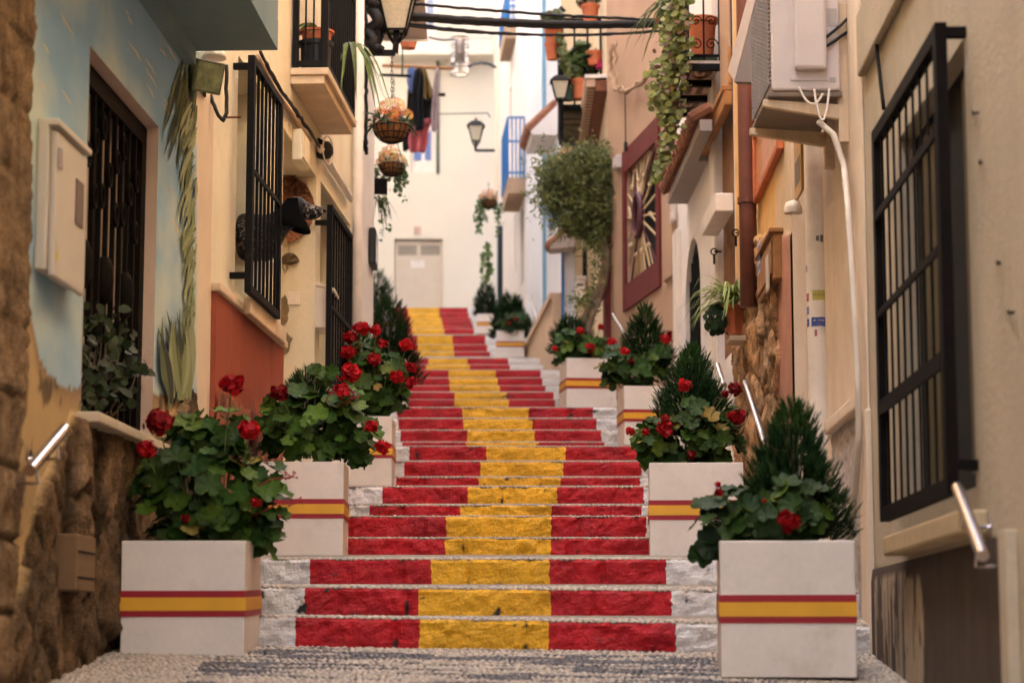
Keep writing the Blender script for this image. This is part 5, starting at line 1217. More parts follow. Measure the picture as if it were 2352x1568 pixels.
# ================================================================= air conditioner
t = thing('air_conditioner', 'grey white outdoor air conditioner unit on a rusty bracket', 'air conditioner', tuple(atY(1850, 200, 10.9)))
Ya = 10.9; xa, xb = atY(1772, 150, Ya).x, atY(1930, 150, Ya).x; za = atY(1800, 208, Ya).z; zt_ = za + .62
mb = MB(); mb.box(xa, xb, Ya, Ya + .82, za, zt_); mb.build('casing', M['acw'], t, bevel=.012)
mb = MB()
for k in range(26): z = za + .04 + k * .022; mb.box(xa - .012, xa - .002, Ya + .02, Ya + .8, z, z + .008)
for k in range(12): y = Ya + .03 + k * .068; mb.box(xa - .016, xa - .0125, y, y + .006, za + .03, zt_ - .03)
mb.build('fan_grille', vcol('ac_grille', (.34, .30, .27), .5), t)
def pl2(name, x0, y0, x1, y1, d0, d1, m, bv=.004): 
    a, b = atY(x0, y1, Ya), atY(x1, y0, Ya); m_ = MB(); m_.box(a.x, b.x, Ya - d1, Ya - d0, a.z, max(b.z, a.z + .02)); return m_.build(name, m, t, bevel=bv)
pl2('valve_cover', 1823, -40, 1893, 165, .001, .055, M['acw'], .018); pl2('cover_base', 1815, -40, 1898, 186, .0005, .006, M['acw'])
pl2('service_label', 1900, 20, 1922, 62, .0005, .002, vcol('ac_label', (.36, .33, .3), .5)); pl2('screw_plate', 1905, 178, 1920, 190, .0005, .004, vcol('ac_label', (.36, .33, .3), .5))
mb = MB(); mb.box(xa - .02, xb + .01, Ya + .01, Ya + .81, za - .03, za - .002); mb.build('base_tray', vcol('ac_tray', (.20, .15, .11), .6), t, bevel=.006)
t = thing('wall_bracket', 'rust stained pair of bracket arms under the air conditioner', 'bracket', tuple(atY(1900, 240, 10.9)))
for k, Y_ in enumerate((Ya + .06, Ya + .68)):
    mb = MB(); wx = W6.P(Y_, 0).x; x0 = xa - .04; zz = za - .035
    mb.hexa([(x0, Y_ - .02, zz - .035), (wx, Y_ - .02, zz - .11), (wx, Y_ + .02, zz - .11), (x0, Y_ + .02, zz - .035), (x0, Y_ - .02, zz), (wx, Y_ - .02, zz - .03), (wx, Y_ + .02, zz - .03), (x0, Y_ + .02, zz)])
    mb.box(wx - .05, wx, Y_ - .025, Y_ + .025, zz - .22, zz + .5); mb.build('bracket_arm', M['rust'], t, bevel=.003)
cable('pale loop of wire under the air conditioner', arc(atY(1870, 205, 10.86), atY(1905, 205, 10.86), .16, 10), .006, M['pvc'])
cable('second wire loop hanging beside the rusty bracket', arc(atY(1835, 200, 10.88), atY(1890, 215, 10.86), .07, 10), .006, M['pvc'])
cable('black cable entering the air conditioner from the wall', [atY(1893, 90, 10.87), atY(1935, 55, 10.9), atY(1960, 30, 10.95)], .008, M['cable'])
cable('second black cable from the air conditioner to the wall', [atY(1893, 110, 10.87), atY(1930, 85, 10.9), atY(1960, 65, 10.95)], .008, M['cable'])
cable('dark cable hanging down the near wall to the window grille', [pp(RA, 2008, -10, .02), pp(RA, 2015, 120, .02), pp(RA, 2030, 250, .03)], .009, M['iron2'])
# ================================================================= RIGHT 2: ochre house with rubble base
H7 = thing('house', 'ochre house with rubble stone base and brown drain pipe on the right', 'house', tuple(RD.P(14, 0)))
mb = MB(); mb.quad((RX0, 12.4, -1), (RX1 + .3, 12.4, -1), (RX1 + .3, 12.4, 10), (RX0, 12.4, 10)); mb.build('side_wall', M['near2'], H7)
SBD = [(1690, 790), (1702, 700), (1712, 612), (1722, 560), (1740, 540), (1790, 545)]
def h7(u, z, P):
    px, py = proj(P); j = nz(u, z, 2, 4) * 8 + nz(u, z, 5, 15) * 5
    if px > 1826 + j * .1: return .0, np.array([.62, .50, .36]), 0
    if px > 1795 + j * .8 and py > 540 + j * .4: return .012, np.array([.42, .20, .13]) * (1 + .1 * nz(u, z, 1, 9)), 0
    if py > lerp_pts(SBD, px) + j or px < 1700 and py > 775:
        q = Vector((u * 2.6 + .3 * nz(u, z, 4, 5), z * 4.6 + .3 * nz(u, z, 9, 5), 5)); dd, pts = noise.voronoi(q); cc = pts[0]; e = min(1, max(0, dd[1] - dd[0]) * 5); k = noise.cell(cc * 5.7)
        c = np.array([.34, .20, .10]) * (1 + .35 * k) * (.3 + .7 * e ** .5); c = c + np.array([.12, .09, .06]) * max(0, fbm(u, z, 1, 9, 3))
        return .005 + .035 * e ** .45 + .03 * ((q.x - cc.x) * noise.cell(cc * 7.1) + (q.y - cc.y) * noise.cell(cc * 3.3)) * e + .02 * fbm(u, z, 4, 9, 6) + nz(u, z, 3, 40) * .006, c, 1
    m = fbm(u, z, 3, 1.6, 4); c = np.array([.70, .43, .165]) * (1 + .1 * m)
    if px > 1782 and py < 560: c = np.array([.60, .46, .30]) * (1 + .1 * m)
    return 0, c, 0
relief(H7, RD, 12.4, 16.3, .0, 4.6, .025, .022, h7, None, [mat('ochre_wall', attr=True, rough=.92, var=.1, vscale=5, bump=.3, bscale=70), M['rock']])
mb = MB(); mb.wbox(RD, 12.41, 16.3, -1, 10, -2.6, -.06); mb.wbox(RD, 12.4, 16.3, 4.59, 10, -.1, -.001); mb.build('house_body', M['ochre'], H7)
mb = MB(); ub = RD.uz(1718, 400, .07)[0]; mb.tube([RD.P(ub, z, .075) for z in np.linspace(RD.uz(1718, 712, .07)[1], 7, 8)], .058, 18); dp = mb.build('downpipe', M['copper'], H7, smooth=True)
mb = MB(); zc = RD.uz(1718, 463, .07)[1]; mb.tube([RD.P(ub, zc - .02, .075), RD.P(ub, zc + .02, .075)], .068, 18); mb.bar(RD.P(ub, zc, .0), RD.P(ub, zc, .05), .02); mb.build('pipe_clamp', M['copper'], dp)
u0, z0 = RD.uz(1743, 678, .06); u1, z1 = RD.uz(1776, 545, .06); ua, ub2 = min(u0, u1), max(u0, u1)
zlo = (RD.uz(1743, 690, .06)[1] + RD.uz(1776, 650, .06)[1]) / 2; zhi = (RD.uz(1743, 590, .06)[1] + RD.uz(1776, 540, .06)[1]) / 2
t = thing('meter_box', 'brown electricity box let into the rubble wall beside the brown pipe', 'meter box', tuple(RD.P(ua, zlo)))
mb = MB(); mb.wbox(RD, ua, ub2, zlo, zhi, .0, .06); mb.build('box', M['wood2'], t, bevel=.008)
mb = MB(); mb.wbox(RD, ua + .04, ub2 - .03, zlo + .04, zhi - .04, .061, .072); d = mb.build('door', M['wood2'], t, bevel=.006)
mb = MB(); mb.wbox(RD, ua + .12, ua + .3, zhi - .32, zhi - .1, .0725, .08); mb.build('viewing_window', vcol('pale_pane', (.42, .33, .24), .3), d, bevel=.003)
mb = MB(); mb.wbox(RD, ub2 - .28, ub2 - .08, zlo + .16, zlo + .36, .0725, .074); st = mb.build('paper_sticker', vcol('sticker_lilac', (.38, .36, .46), .6), d)
mb = MB()
for k in range(3):
    for q in range(3): mb.wbox(RD, ub2 - .26 + q * .06, ub2 - .225 + q * .06, zlo + .18 + k * .06, zlo + .215 + k * .06, .0745, .075)
mb.build('print_marks', vcol('ink_blue', (.06, .08, .2)), d)
mb = MB(); mb.wbox(RD, ua - .02, ub2 + .02, zhi, zhi + .025, .0, .085); mb.build('rain_hood', M['wood2'], t, bevel=.004)
# ceramic plaque, amber sign, small white shelf
t = thing('tile_plaque', 'peach ceramic plaque with terracotta frame behind the brown pipe', 'plaque', tuple(pp(RD, 1760, 380, .03)))
ua, ub2 = RD.uz(1790, 330, .03)[0], RD.uz(1733, 420, .03)[0]; zlo, zhi = RD.uz(1740, 455, .03)[1], RD.uz(1770, 300, .03)[1] + .25
mb = MB(); mb.wbox(RD, ua + .05, ub2 - .05, zlo + .05, zhi - .05, .001, .02); mb.build('tiles', mat('peach_tile', (.58, .27, .14), .35, var=.15, vscale=14), t)
mb = MB(); mb.wbox(RD, ua, ua + .05, zlo, zhi, 0, .045); mb.wbox(RD, ub2 - .05, ub2, zlo, zhi, 0, .045); mb.wbox(RD, ua + .05, ub2 - .05, zlo, zlo + .05, 0, .044); mb.wbox(RD, ua + .05, ub2 - .05, zhi - .05, zhi, 0, .044); mb.build('frame', M['terra'], t, bevel=.01)
mb = MB(); um = (ua + ub2) / 2
for f in (.33, .66): mb.wbox(RD, ua + .05, ub2 - .05, zlo + (zhi - zlo) * f, zlo + (zhi - zlo) * f + .006, .02, .0215)
mb.wbox(RD, um, um + .006, zlo + .05, zhi - .05, .02, .0213); mb.build('tile_joints', vcol('joint_pale', (.6, .42, .3)), t)
t = thing('sign', 'narrow amber sign on the ochre wall near the white pipe', 'sign', tuple(pp(RD, 1830, 400, .02)))
ua, zz = RD.uz(1838, 400, .02); ub2 = RD.uz(1822, 400, .02)[0]
mb = MB(); mb.wbox(RD, ua, ub2, RD.uz(1830, 452, .02)[1], zz + .5, 0, .015); mb.build('panel', vcol('amber', (.50, .25, .04), .4, var=.1), t, bevel=.003)
mb = MB(); mb.wbox(RD, ua + .05, ub2 - .05, zz - .02, zz + .12, .0152, .0165); mb.build('grey_print', vcol('grey_print', (.2, .16, .12)), t)
t = thing('vent_hood', 'small white vent hood on the ochre wall left of the white pipe', 'vent hood', tuple(pp(RD, 1820, 480, .05)))
mb = MB(); c = pp(RD, 1822, 490, .03); mb.lathe([(.05, 0), (.052, .03), (.04, .06), (.001, .075)], c, 16); mb.build('hood', M['pvc'], t, smooth=True)
# spider plant pot, round leaved plant, stone shelf
Ysp = 15.1
cpt = atY(1687, 768, Ysp); s = Ysp / F
pot('flower_pot', 'square rimmed terracotta pot holding the spider plant on the stone wall', 'pot', cpt, 25 * s, 17 * s, 68 * s, M['terra'], n=4)
straps('striped spider plant arching out of the terracotta pot on the stone wall', 'plant', cpt + Vector((0, 0, 62 * s)), 85, .52, .0115, (.28, .34, .10), M['vine'], .62, 1.35, 5.0, math.pi * 1.1, name='spider_plant')
t = thing('round_leaf_plant', 'dark glossy round leaved plant beneath the spider plant', 'plant', tuple(atY(1640, 735, Ysp)))
P, N = ell_sample(1643, 733, 28, 36, Ysp, 170, .4, .1); scatter('foliage', *disc_leaf(10, .0, .12), P, N + np.array([[0, -.7, .3]]), rng.random(170) * 6, .019 * rng.normal(1, .2, 170), np.array([[.025, .05, .016]]) * (1 + rng.normal(0, .3, (170, 1))).clip(.4, 2), M['leaf'], t)
mb = MB()
for k in range(8): mb.tube(arc(atY(1675, 735, Ysp), atY(1625 + k * 5, 715 + k * 7, Ysp), -.03, 5), .003, 5)
mb.build('stem', M['stem'], t)
t = thing('shelf_bracket', 'small stone shelf and iron hook under the terracotta pot', 'bracket', tuple(atY(1690, 770, Ysp)))
mb = MB(); a, b = atY(1672, 778, Ysp), atY(1712, 766, Ysp); mb.box(a.x, b.x + .1, Ysp - .12, Ysp + .12, a.z - .03, b.z - .028); mb.build('shelf', M['rock'] if 0 else M['beige'], t, bevel=.008)
mb = MB(); mb.tube([atY(1667, 715, Ysp - .1), atY(1664, 760, Ysp - .12), atY(1672, 768, Ysp - .1)], .005, 6); mb.build('hook', M['iron'], t)
# ================================================================= RIGHT 3: brown bay and white arch house
H8 = thing('house', 'white house with an arched dark doorway under a small tiled canopy', 'house', tuple(RE.P(18, 0)))
ar0, ar1 = RE.uz(1609, 700)[0], RE.uz(1574, 700)[0]; az1 = RE.uz(1592, 545)[1]; az0 = 1.
b0_, b1_ = RE.uz(1700, 600)[0], RE.uz(1648, 600)[0]
facade(RE, 16.31, 20.95, -1, 10, [(b0_ + .05, b1_, 2.2, RE.uz(1670, 180)[1] + 1.2), (ar0, ar1, az0, az1)], M['white'], H8, depth=.06)
mb = MB(); mb.wbox(RE, b0_ + .05, b1_, 1.2, 6, -.066, -.05); mb.build('brown_bay', M['brownr'], H8)
mb = MB(); mb.wbox(RE, ar0, ar1, az0, az1, -.066, -.05); dr = mb.build('door', M['dark'], H8)
mb = MB()
for k in range(9): u = ar0 + (ar1 - ar0) * (k + .5) / 9; mb.wbox(RE, u - .012, u + .012, az0, az1 - .1, -.049, -.035)
mb.build('door_bars', M['iron'], dr)
mb = MB(); N_ = 14   # arch spandrels
um = (ar0 + ar1) / 2; hw = (ar1 - ar0) / 2; rise = .55
top = [RE.P(um + hw * math.cos(math.pi * k / N_), az1 - rise + rise * math.sin(math.pi * k / N_), -.002) for k in range(N_ + 1)]; up_ = [RE.P(um + hw * math.cos(math.pi * k / N_), az1 + .01, -.002) for k in range(N_ + 1)]
for k in range(N_): mb.quad(top[k], top[k + 1], up_[k + 1], up_[k]); mb.quad(top[k], top[k + 1], top[k + 1] - RE.n * .045, top[k] - RE.n * .045)
mb.build('arch', M['white'], H8)
zc0 = 4.0
mb = MB(); mb.wbox(RE, 17.0, 18.1, zc0, zc0 + .09, .085, .18); mb.wbox(RE, 18.101, 19.9, zc0, zc0 + .09, .001, .18)
cn = mb.build('canopy', mat('grey_soffit', (.36, .31, .28), .9, var=.05), H8)
mb = MB()
for k in range(24):
    u = 17.06 + k * .12; mb.tube([RE.P(u, zc0 + .2, .09), RE.P(u, zc0 + .11, .25)], .05, 8)
mb.build('canopy_tiles', M['tile'], cn)
mb = MB(); l0, l1 = RE.uz(1700, 490, .1)[0] + .0, RE.uz(1622, 490, .1)[0]; zl = RE.uz(1640, 512, .1)[1]
mb.wbox(RE, 16.35, l1, zl, zl + .14, .001, .14); mb.build('lintel_shelf', M['pvc'], H8, bevel=.01)
zw = 4.1
mb = MB(); mb.wbox(RE, 16.32, 18.1, zw - .06, zw + .05, .001, .065); mb.wbox(RE, 16.32, 18.1, zw + .051, zw + .1, .001, .08)
mb.wbox(RE, 16.32, 16.38, zw + .1, 4.5, .001, .03)
mb.build('wooden_eave', M['wood'], H8, bevel=.01)
for pa_ in ((b1_ + .02, b1_ + .3, .8, 6, .001, .02), (20.6, 20.94, .8, zc0 - .1, .001, .05)): mb = MB(); mb.wbox(RE, *pa_); mb.build('pilaster', M['pvc'], H8)
for (x, y) in ((1690, 535), (1640, 578)): mb = MB(); p = pp(RE, x, y, .03); mb.ring(p, Vector((1, 0, 0)), Vector((0, 0, 1)), .025, .025, .006, 12); mb.bar(p - Vector((0, 0, .025)), p - Vector((0, 0, .1)), .016); mb.bar(p, p + Vector((.06, 0, 0)), .012); mb.build('shutter_hook', M['iron'], H8)
# balcony with ceramic underside over the canopy
zB = 4.56; B0, B1, BO = 17.1, 18.65, .26
t = thing('balcony', 'dark iron balcony with patterned ceramic underside above the tiled canopy', 'balcony', tuple(RE.P(18, zB)))
mb = MB(); seg = (B1 - B0) / 3
for k in range(4): mb.wbox(RE, B0 + k * seg - .03, B0 + k * seg + .03, zB - .05, zB, 0, BO)
mb.wbox(RE, B0 + .031, B1 - .031, zB - .045, zB - .001, BO - .03, BO + .005); fr = mb.build('frame', M['iron'], t)
mb = MB(); mb.wbox(RE, B0, B1, zB + .001, zB + .03, .0, BO); mb.build('ceramic_floor', mat('ceramic_underside', (.60, .50, .42), .5, var=.25, vscale=9, stain=.5, stcol=(.2, .09, .03)), t)
mb = MB()
for k in range(3):
    uc = B0 + seg * (k + .5); mb = MB()
    if k == 1:
        mb.wbox(RE, uc - .15, uc + .1, zB - .004, zB - .001, .15, .19); mb.wbox(RE, uc - .16, uc + .17, zB - .004, zB - .001, .06, .11)
        for q in range(4): mb.wbox(RE, uc + .01 + q * .04, uc + .035 + q * .04, zB - .0055, zB - .0041, .15, .19)
    else:
        for q in range(6):
            a_ = q * .9; pts = [RE.P(uc + (.03 + .03 * q) * math.cos(a_ + i * .35), zB - .003, .12 + (.015 + .012 * q) * math.sin(a_ + i * .35)) for i in range(12)]; mb.tube(pts, .005, 4)
    mb.build('painted_scroll', mat('glaze_brown', (.13, .07, .03), .5, var=.2), t)
mb = MB(); rz = zB + .03
for (a_, b_) in (((B0, .0), (B0, BO)), ((B0, BO), (B1, BO))):
    for z in (rz + .04, rz + .95): mb.bar(RE.P(a_[0], z, a_[1]), RE.P(b_[0], z, b_[1]), .02)
for k in range(3): mb.bar(RE.P(B0, rz, .01 + k * .122), RE.P(B0, rz + .95, .01 + k * .122), .014)
for k in range(10): mb.bar(RE.P(B0 + .1 + k * .16, rz, BO), RE.P(B0 + .1 + k * .16, rz + .95, BO), .014)
def scroll(c, ax, sg, r):
    pts = []
    for i in range(26): an = i * .36; rr_ = r * (1 - i / 30); pts.append(Vector(c) + ax * sg * rr_ * math.cos(an) + Vector((0, 0, rr_ * math.sin(an))))
    mb.tube(pts, .005, 5)
axo = RE.n
for sg in (-1, 1): scroll(RE.P(B0 - .01, rz + .13, .132 + sg * .06), axo, sg, .052); scroll(RE.P(B0 - .01, rz + .32, .132 + sg * .06), axo, -sg, .045)
mb.build('railing', M['iron2'], t)
s = 17.6 / F
pot('flower_pot', 'large terracotta pot behind the scrolled railing of the ceramic balcony', 'pot', RE.P(17.27, zB + .1, .125), .115, .085, .32, M['terra'])
mbp = MB(); mbp.wbox(RE, 16.4, 17.05, 4.25, 9, .001, .012); mbp.build('peach_wall_strip', M['pink'], H8)
t = thing('wooden_crate', 'green and brown slatted tray under the big terracotta pot', 'tray', tuple(RE.P(17.3, zB + .03, .12)))
mb = MB(); mb.wbox(RE, 17.13, 17.5, zB + .031, zB + .09, .02, .23); mb.build('tray', vcol('dull_green', (.05, .09, .05), .6, var=.2), t, bevel=.006)
straps('palm like leaves spreading left from the ceramic balcony', 'plant', atY(1560, 10, 17.6), 26, .55, .016, (.09, .12, .045), M['vine'], .9, .8, 3.6, math.pi)
# hanging creeper
t = thing('hanging_creeper', 'long trailing creeper of round green leaves hanging from the ceramic balcony', 'creeper', tuple(atY(1550, 0, 17.5)))
path = [(1560, -20, 30), (1552, 60, 34), (1545, 130, 36), (1535, 190, 42), (1528, 240, 36), (1545, 290, 18), (1532, 340, 15), (1518, 385, 14), (1505, 420, 8)]
pos = []; mb = MB(); rr = random.Random(8)
for k in range(9):
    pts = []
    for (x, y, w_) in path[: rr.choice([5, 6, 9, 9])]: pts.append(atY(x + rr.uniform(-w_, w_) * .6, y + rr.uniform(-8, 8), 16.95 + rr.uniform(-.08, .08)))
    mb.tube(pts, .004, 4)
mb.build('stem', M['stem'], t)
for (x, y, w_), (x2, y2, w2) in zip(path, path[1:]):
    for k in range(int(110 * (w_ + w2) / 70) + 40):
        f = rr.random(); pos.append(atY(x + (x2 - x) * f + rr.gauss(0, .5) * (w_ + (w2 - w_) * f), y + (y2 - y) * f, 16.95 + rr.uniform(-.12, .1)))
for k in range(22): pos.append(atY(rr.uniform(1495, 1530), rr.uniform(205, 240), 16.9))
P = np.array(pos); n = len(P); cl = np.array([[.17, .20, .055]]) * (1 + rng.normal(0, .3, (n, 1))).clip(.4, 2); red = rng.random((n, 1)) < .14; cl = np.where(red, np.array([[.18, .10, .06]]), cl)
scatter('foliage', *disc_leaf(10, .2, .14), P, rng.normal(0, .45, (n, 3)) + np.array([[-.2, -.9, .35]]), rng.random(n) * 6,   .0215 * rng.normal(1, .25, n), cl, M['vine'], t)
# grey canvas and sill above the brown pipe
t = thing('awning', 'folded pale grey awning beside the air conditioner', 'awning', tuple(atY(1720, 150, 14)))
mb = MB(); Y1 = 13.2
P_ = [atY(1687, 188, 12.9), atY(1760, 190, 12.9), atY(1800, -40, 12.9), atY(1746, -40, 12.9)]; mb.hexa(P_ + [p + Vector((.02, .06, .0)) for p in P_]); mb.build('canvas', mat('grey_canvas', (.22, .19, .17), .9, var=.07), t)
mb = MB(); P_ = [atY(1672, 163, 13.1), atY(1686.5, 188, 12.92), atY(1745, -40, 12.92), atY(1726, -40, 13.1)]; mb.hexa(P_ + [p + Vector((.02, .06, .0)) for p in P_]); mb.build('valance', mat('pale_canvas', (.36, .30, .26), .9, var=.07), t)
# ================================================================= RIGHT 4: pink house
H9 = thing('house', 'pink house with an oxblood framed window and star shaped grille', 'house', tuple(RF.P(22.5, 1)))
f0 = RF.uz(1519, 500)[0]; f1 = RF.uz(1435, 500)[0]
fz1 = (RF.uz(1435, 351)[1] + RF.uz(1517, 265)[1]) / 2; fz0 = (RF.uz(1435, 721)[1] + RF.uz(1517, 657)[1]) / 2
fw = .16
ih = (f0 + fw * .8, f1 - fw * .8, fz0 + .27, fz1 - .24)
facade(RF, 21.0, 24.15, -.5, 12, [ih], M['pink'], H9, depth=.2)
mb = MB(); mb.wbox(RF, ih[0], ih[1], ih[2], ih[3], -.21, -.19); wn = mb.build('window', M['dark'], H9)
mb = MB(); mb.wbox(RF, f0, ih[0], fz0, fz1, .001, .03); mb.wbox(RF, ih[1], f1, fz0, fz1, .001, .03); mb.wbox(RF, ih[0], ih[1], fz0, ih[2], .001, .029); mb.wbox(RF, ih[0], ih[1], ih[3], fz1, .001, .029); mb.build('painted_surround', M['redframe'], H9)
mb = MB(); mv = MB(); cu_, cz_ = (ih[0] + ih[1]) / 2, (ih[2] + ih[3]) / 2; hu, hz = (ih[1] - ih[0]) / 2, (ih[3] - ih[2]) / 2
def RP(a, r0u): 
    # point on the frame border in direction a
    cx, cz = math.cos(a), math.sin(a); k = min(hu / max(abs(cx), 1e-3), hz / max(abs(cz), 1e-3)); return cx * k, cz * k
for k in range(20):
    a = 2 * math.pi * (k + .5) / 20; ex, ez = RP(a, 0); m_ = mv if k % 5 == 2 else mb
    m_.bar(RF.P(cu_ + .16 * math.cos(a), cz_ + .2 * math.sin(a), .02), RF.P(cu_ + ex, cz_ + ez, -.01), .017)
    a2 = a + math.pi / 20; ex2, ez2 = RP(a2, 0)
    if k % 2 == 0: mb.bar(RF.P(cu_ + ex * .62, cz_ + ez * .62, .02), RF.P(cu_ + ex2 * .95, cz_ + ez2 * .95, -.01), .016); mb.lathe([(.001, -.03), (.024, -.015), (.024, .015), (.001, .03)], RF.P(cu_ + ex * .62, cz_ + ez * .62, .02), 8)
st = mb.build('star_grille', M['gold'], H9)
axu = (RF.P(1, 0) - RF.P(0, 0)).normalized()
mv.ring(RF.P(cu_, cz_, .05), axu, Vector((0, 0, 1)), .15, .22, .032, 24); mv.build('mauve_hub', M['mauve'], st)
mb = MB(); mb.wbox(RF, 24.0, 24.149, -.5, RF.uz(1400, 480)[1], .001, .06); mb.build('oxblood_corner_strip', M['redframe'], H9)
mb = MB(); a_ = RF.uz(1555, 440)[0]; mb.wbox(RF, 21.02, RF.uz(1528, 470)[0], RF.uz(1540, 640)[1], RF.uz(1540, 470)[1], .001, .03); mb.build('raised_panel', M['pink'], H9, bevel=.01)
t = thing('doorbell_box', 'small grey box on the pink wall right of the red window', 'box', tuple(pp(RF, 1547, 490, .03)))
a_, b_ = RF.uz(1552, 505, .04), RF.uz(1542, 470, .04); mb = MB(); mb.wbox(RF, a_[0], b_[0], a_[1], b_[1], .031, .055); mb.build('box', M['acw'], t, bevel=.004); mb = MB(); mb.wbox(RF, a_[0] + .04, b_[0] - .04, a_[1] + .03, a_[1] + .09, .0555, .06); mb.build('button', M['pvc'], t)
t = thing('wall_box', 'small grey square box on the pink wall left of the red window', 'box', tuple(pp(RF, 1413, 375, .03)))
a_ = RF.uz(1418, 384, .05); mb = MB(); mb.wbox(RF, a_[0], a_[0] + .2, a_[1], a_[1] + .14, 0, .06); mb.build('box', M['acw'], t, bevel=.004); mb = MB(); mb.wbox(RF, a_[0] + .02, a_[0] + .18, a_[1] + .02, a_[1] + .12, .0605, .066); mb.build('lid', M['acw'], t)
cable('twisted beige cable sagging across the pink wall below the wires', [pp(RF, x, y, .05) for x, y in ((1545, 130), (1500, 165), (1470, 195), (1435, 213), (1412, 205), (1402, 165), (1405, 100))], .022, M['beigec'], wob=.014)
cable('second strand of beige cable on the pink wall', [pp(RF, x, y, .07) for x, y in ((1540, 138), (1505, 160), (1472, 188), (1440, 208), (1418, 200), (1414, 150), (1415, 95))], .013, M['beigec'], wob=.02)
cable('thin dark cord with a black switch hanging down the pink wall', [pp(RF, 1436, 215, .04), pp(RF, 1437, 345, .04)], .006, M['iron2'])
t = thing('cord_switch', 'black inline switch at the end of the cord on the pink wall', 'switch', tuple(pp(RF, 1437, 335, .05)))
a_ = pp(RF, 1437, 350, .05); mb = MB(); mb.lathe([(.001, 0), (.02, .02), (.022, .1), (.001, .13)], a_, 10); mb.build('body', M['plastic'], t, smooth=True)
# tiled dentil eave of the pink house
e0, e1 = 23.2, 25.6
WE = W(RF.P(24.15, 0).x, 24.15, -.14, -1)
# ================================================================= RIGHT 5: vine covered house, white-blue house, lilac house, end house
X24 = RF.P(24.15, 0).x
RG = W(X24 + .005, 24.16, .0, -1)       # vine house, then a return wall that faces down the street
g1u = 28.4; RX = atY(1290, 600, 28.4).x
H10 = thing('house', 'narrow cream house behind the leafy vine with a dark doorway', 'house', tuple(RG.P(26, 2)))
wcm = mat('warm_cream', (.62, .50, .33), .9, var=.06, bump=.1)
facade(RG, 24.17, g1u, 0, 13, [], wcm, H10, depth=.05)
Yr = 28.4; dX0, dX1, dZ1 = atY(1294, 600, Yr).x, atY(1322, 600, Yr).x, atY(1300, 560, Yr).z
mb = MB(); xr_ = RG.P(28, 0).x + .05
for (a, b, c, d) in ((RX, dX0, 2, 13), (dX1, xr_, 2, 13), (dX0, dX1, dZ1, 13)): mb.quad((a, Yr, c), (b, Yr, c), (b, Yr, d), (a, Yr, d))
mb.quad((dX0, Yr, 2), (dX0, Yr, dZ1), (dX0, Yr + .25, dZ1), (dX0, Yr + .25, 2)); mb.quad((dX1, Yr, 2), (dX1, Yr, dZ1), (dX1, Yr + .25, dZ1), (dX1, Yr + .25, 2)); mb.quad((dX0, Yr, dZ1), (dX1, Yr, dZ1), (dX1, Yr + .25, dZ1), (dX0, Yr + .25, dZ1))
mb.build('return_wall', wcm, H10)
mb = MB(); mb.box(dX0, dX1, Yr + .2, Yr + .24, 2, dZ1); mb.build('door', mat('grey_brown_door', (.06, .05, .04), .7), H10)
mb = MB(); a = atY(1289, 600, Yr).x; mb.box(a, a + .035, Yr - .03, Yr - .001, 2.6, dZ1 + .1); mb.build('blue_door_post', M['blue'], H10)
mb = MB(); a, b = atY(1338, 600, Yr).x, atY(1348, 600, Yr).x; mb.box(a, b, Yr - .02, Yr - .001, atY(1340, 640, Yr).z, atY(1340, 570, Yr).z); mb.build('narrow_window', M['dark'], H10)
# little tiled canopy over its door
Yk = 28.0; A1, A2, A3, A4 = atY(1263, 572, Yk), atY(1322, 566, Yk), atY(1322, 470, Yk), atY(1290, 486, Yk)
mb = MB(); ex = Vector((0, .39, 0)); lo = A1; hi = Vector((A2.x, Yk, A1.z + .32))
mb.hexa([lo, Vector((A2.x, Yk, A2.z)), Vector((A2.x, Yk, A2.z)) + ex, lo + ex, lo + Vector((0, 0, .05)), hi, hi + ex, lo + Vector((0, 0, .05)) + ex]); cn = mb.build('door_canopy', MATS['grey_soffit'], H10)
mb = MB()
for k in range(5): y = Yk + .03 + k * .085; mb.tube([lo + Vector((-.04, y - Yk, .05)), hi + Vector((0, y - Yk, .04))], .045, 7)
mb.build('canopy_tiles', M['tile'], cn)
t = thing('mailbox', 'far white mailbox half hidden by the vine on the cream house', 'mailbox', tuple(atY(1332, 670, 28.3)))
plate(t, 'body', 1322, 645, 1343, 690, 28.38, 0, .12, M['pvc']); plate(t, 'lid', 1320, 638, 1346, 645, 28.38, 0, .15, M['pvc']); plate(t, 'slot', 1325, 652, 1340, 656, 28.25, 0, .004, M['iron'])
# tile dentil eave on the pink house side
zE = atY(1400, 185, 24.0).z
t = thing('tiled_eave', 'brick and tile eave with pale dentils beside the crowded flower balcony', 'eave', tuple(RG.P(24.4, zE)))
mb = MB(); E0, E1 = 24.2, 28.0; zA = 6.27; zb_ = zA
mb.hexa([RG.P(E0, zA - .12, 0), RG.P(E0, zA - .12, .13), RG.P(E1, zA - .12, .13), RG.P(E1, zA - .12, 0), RG.P(E0, zA, 0), RG.P(E0, zA, .13), RG.P(E1, zA, .13), RG.P(E1, zA, 0)]); mb.build('soffit', mat('dark_brick', (.19, .07, .035), .85, var=.25, vscale=12), t)
for k in range(26): u = E0 + (E1 - E0) * (k + .5) / 26; mb = MB(); mb.wbox(RG, u - .04, u + .04, zA - .06, zA + .03, .132, .235); mb.build('dentil', mat('dentil_cream', (.55, .40, .28), .85, var=.15), t)
mb = MB(); mb.wbox(RG, E0, E1, zA + .031, zA + .07, 0, .25); mb.build('slab', M['pvc'], t)
mb = MB()
for k in range(26): u = E0 + (E1 - E0) * (k + .5) / 26 + .07; mb.wbox(RG, u - .03, u + .03, zA - .06, zA + .03, .132, .21)
mb.build('brick_gaps', MATS['dark_brick'], t)
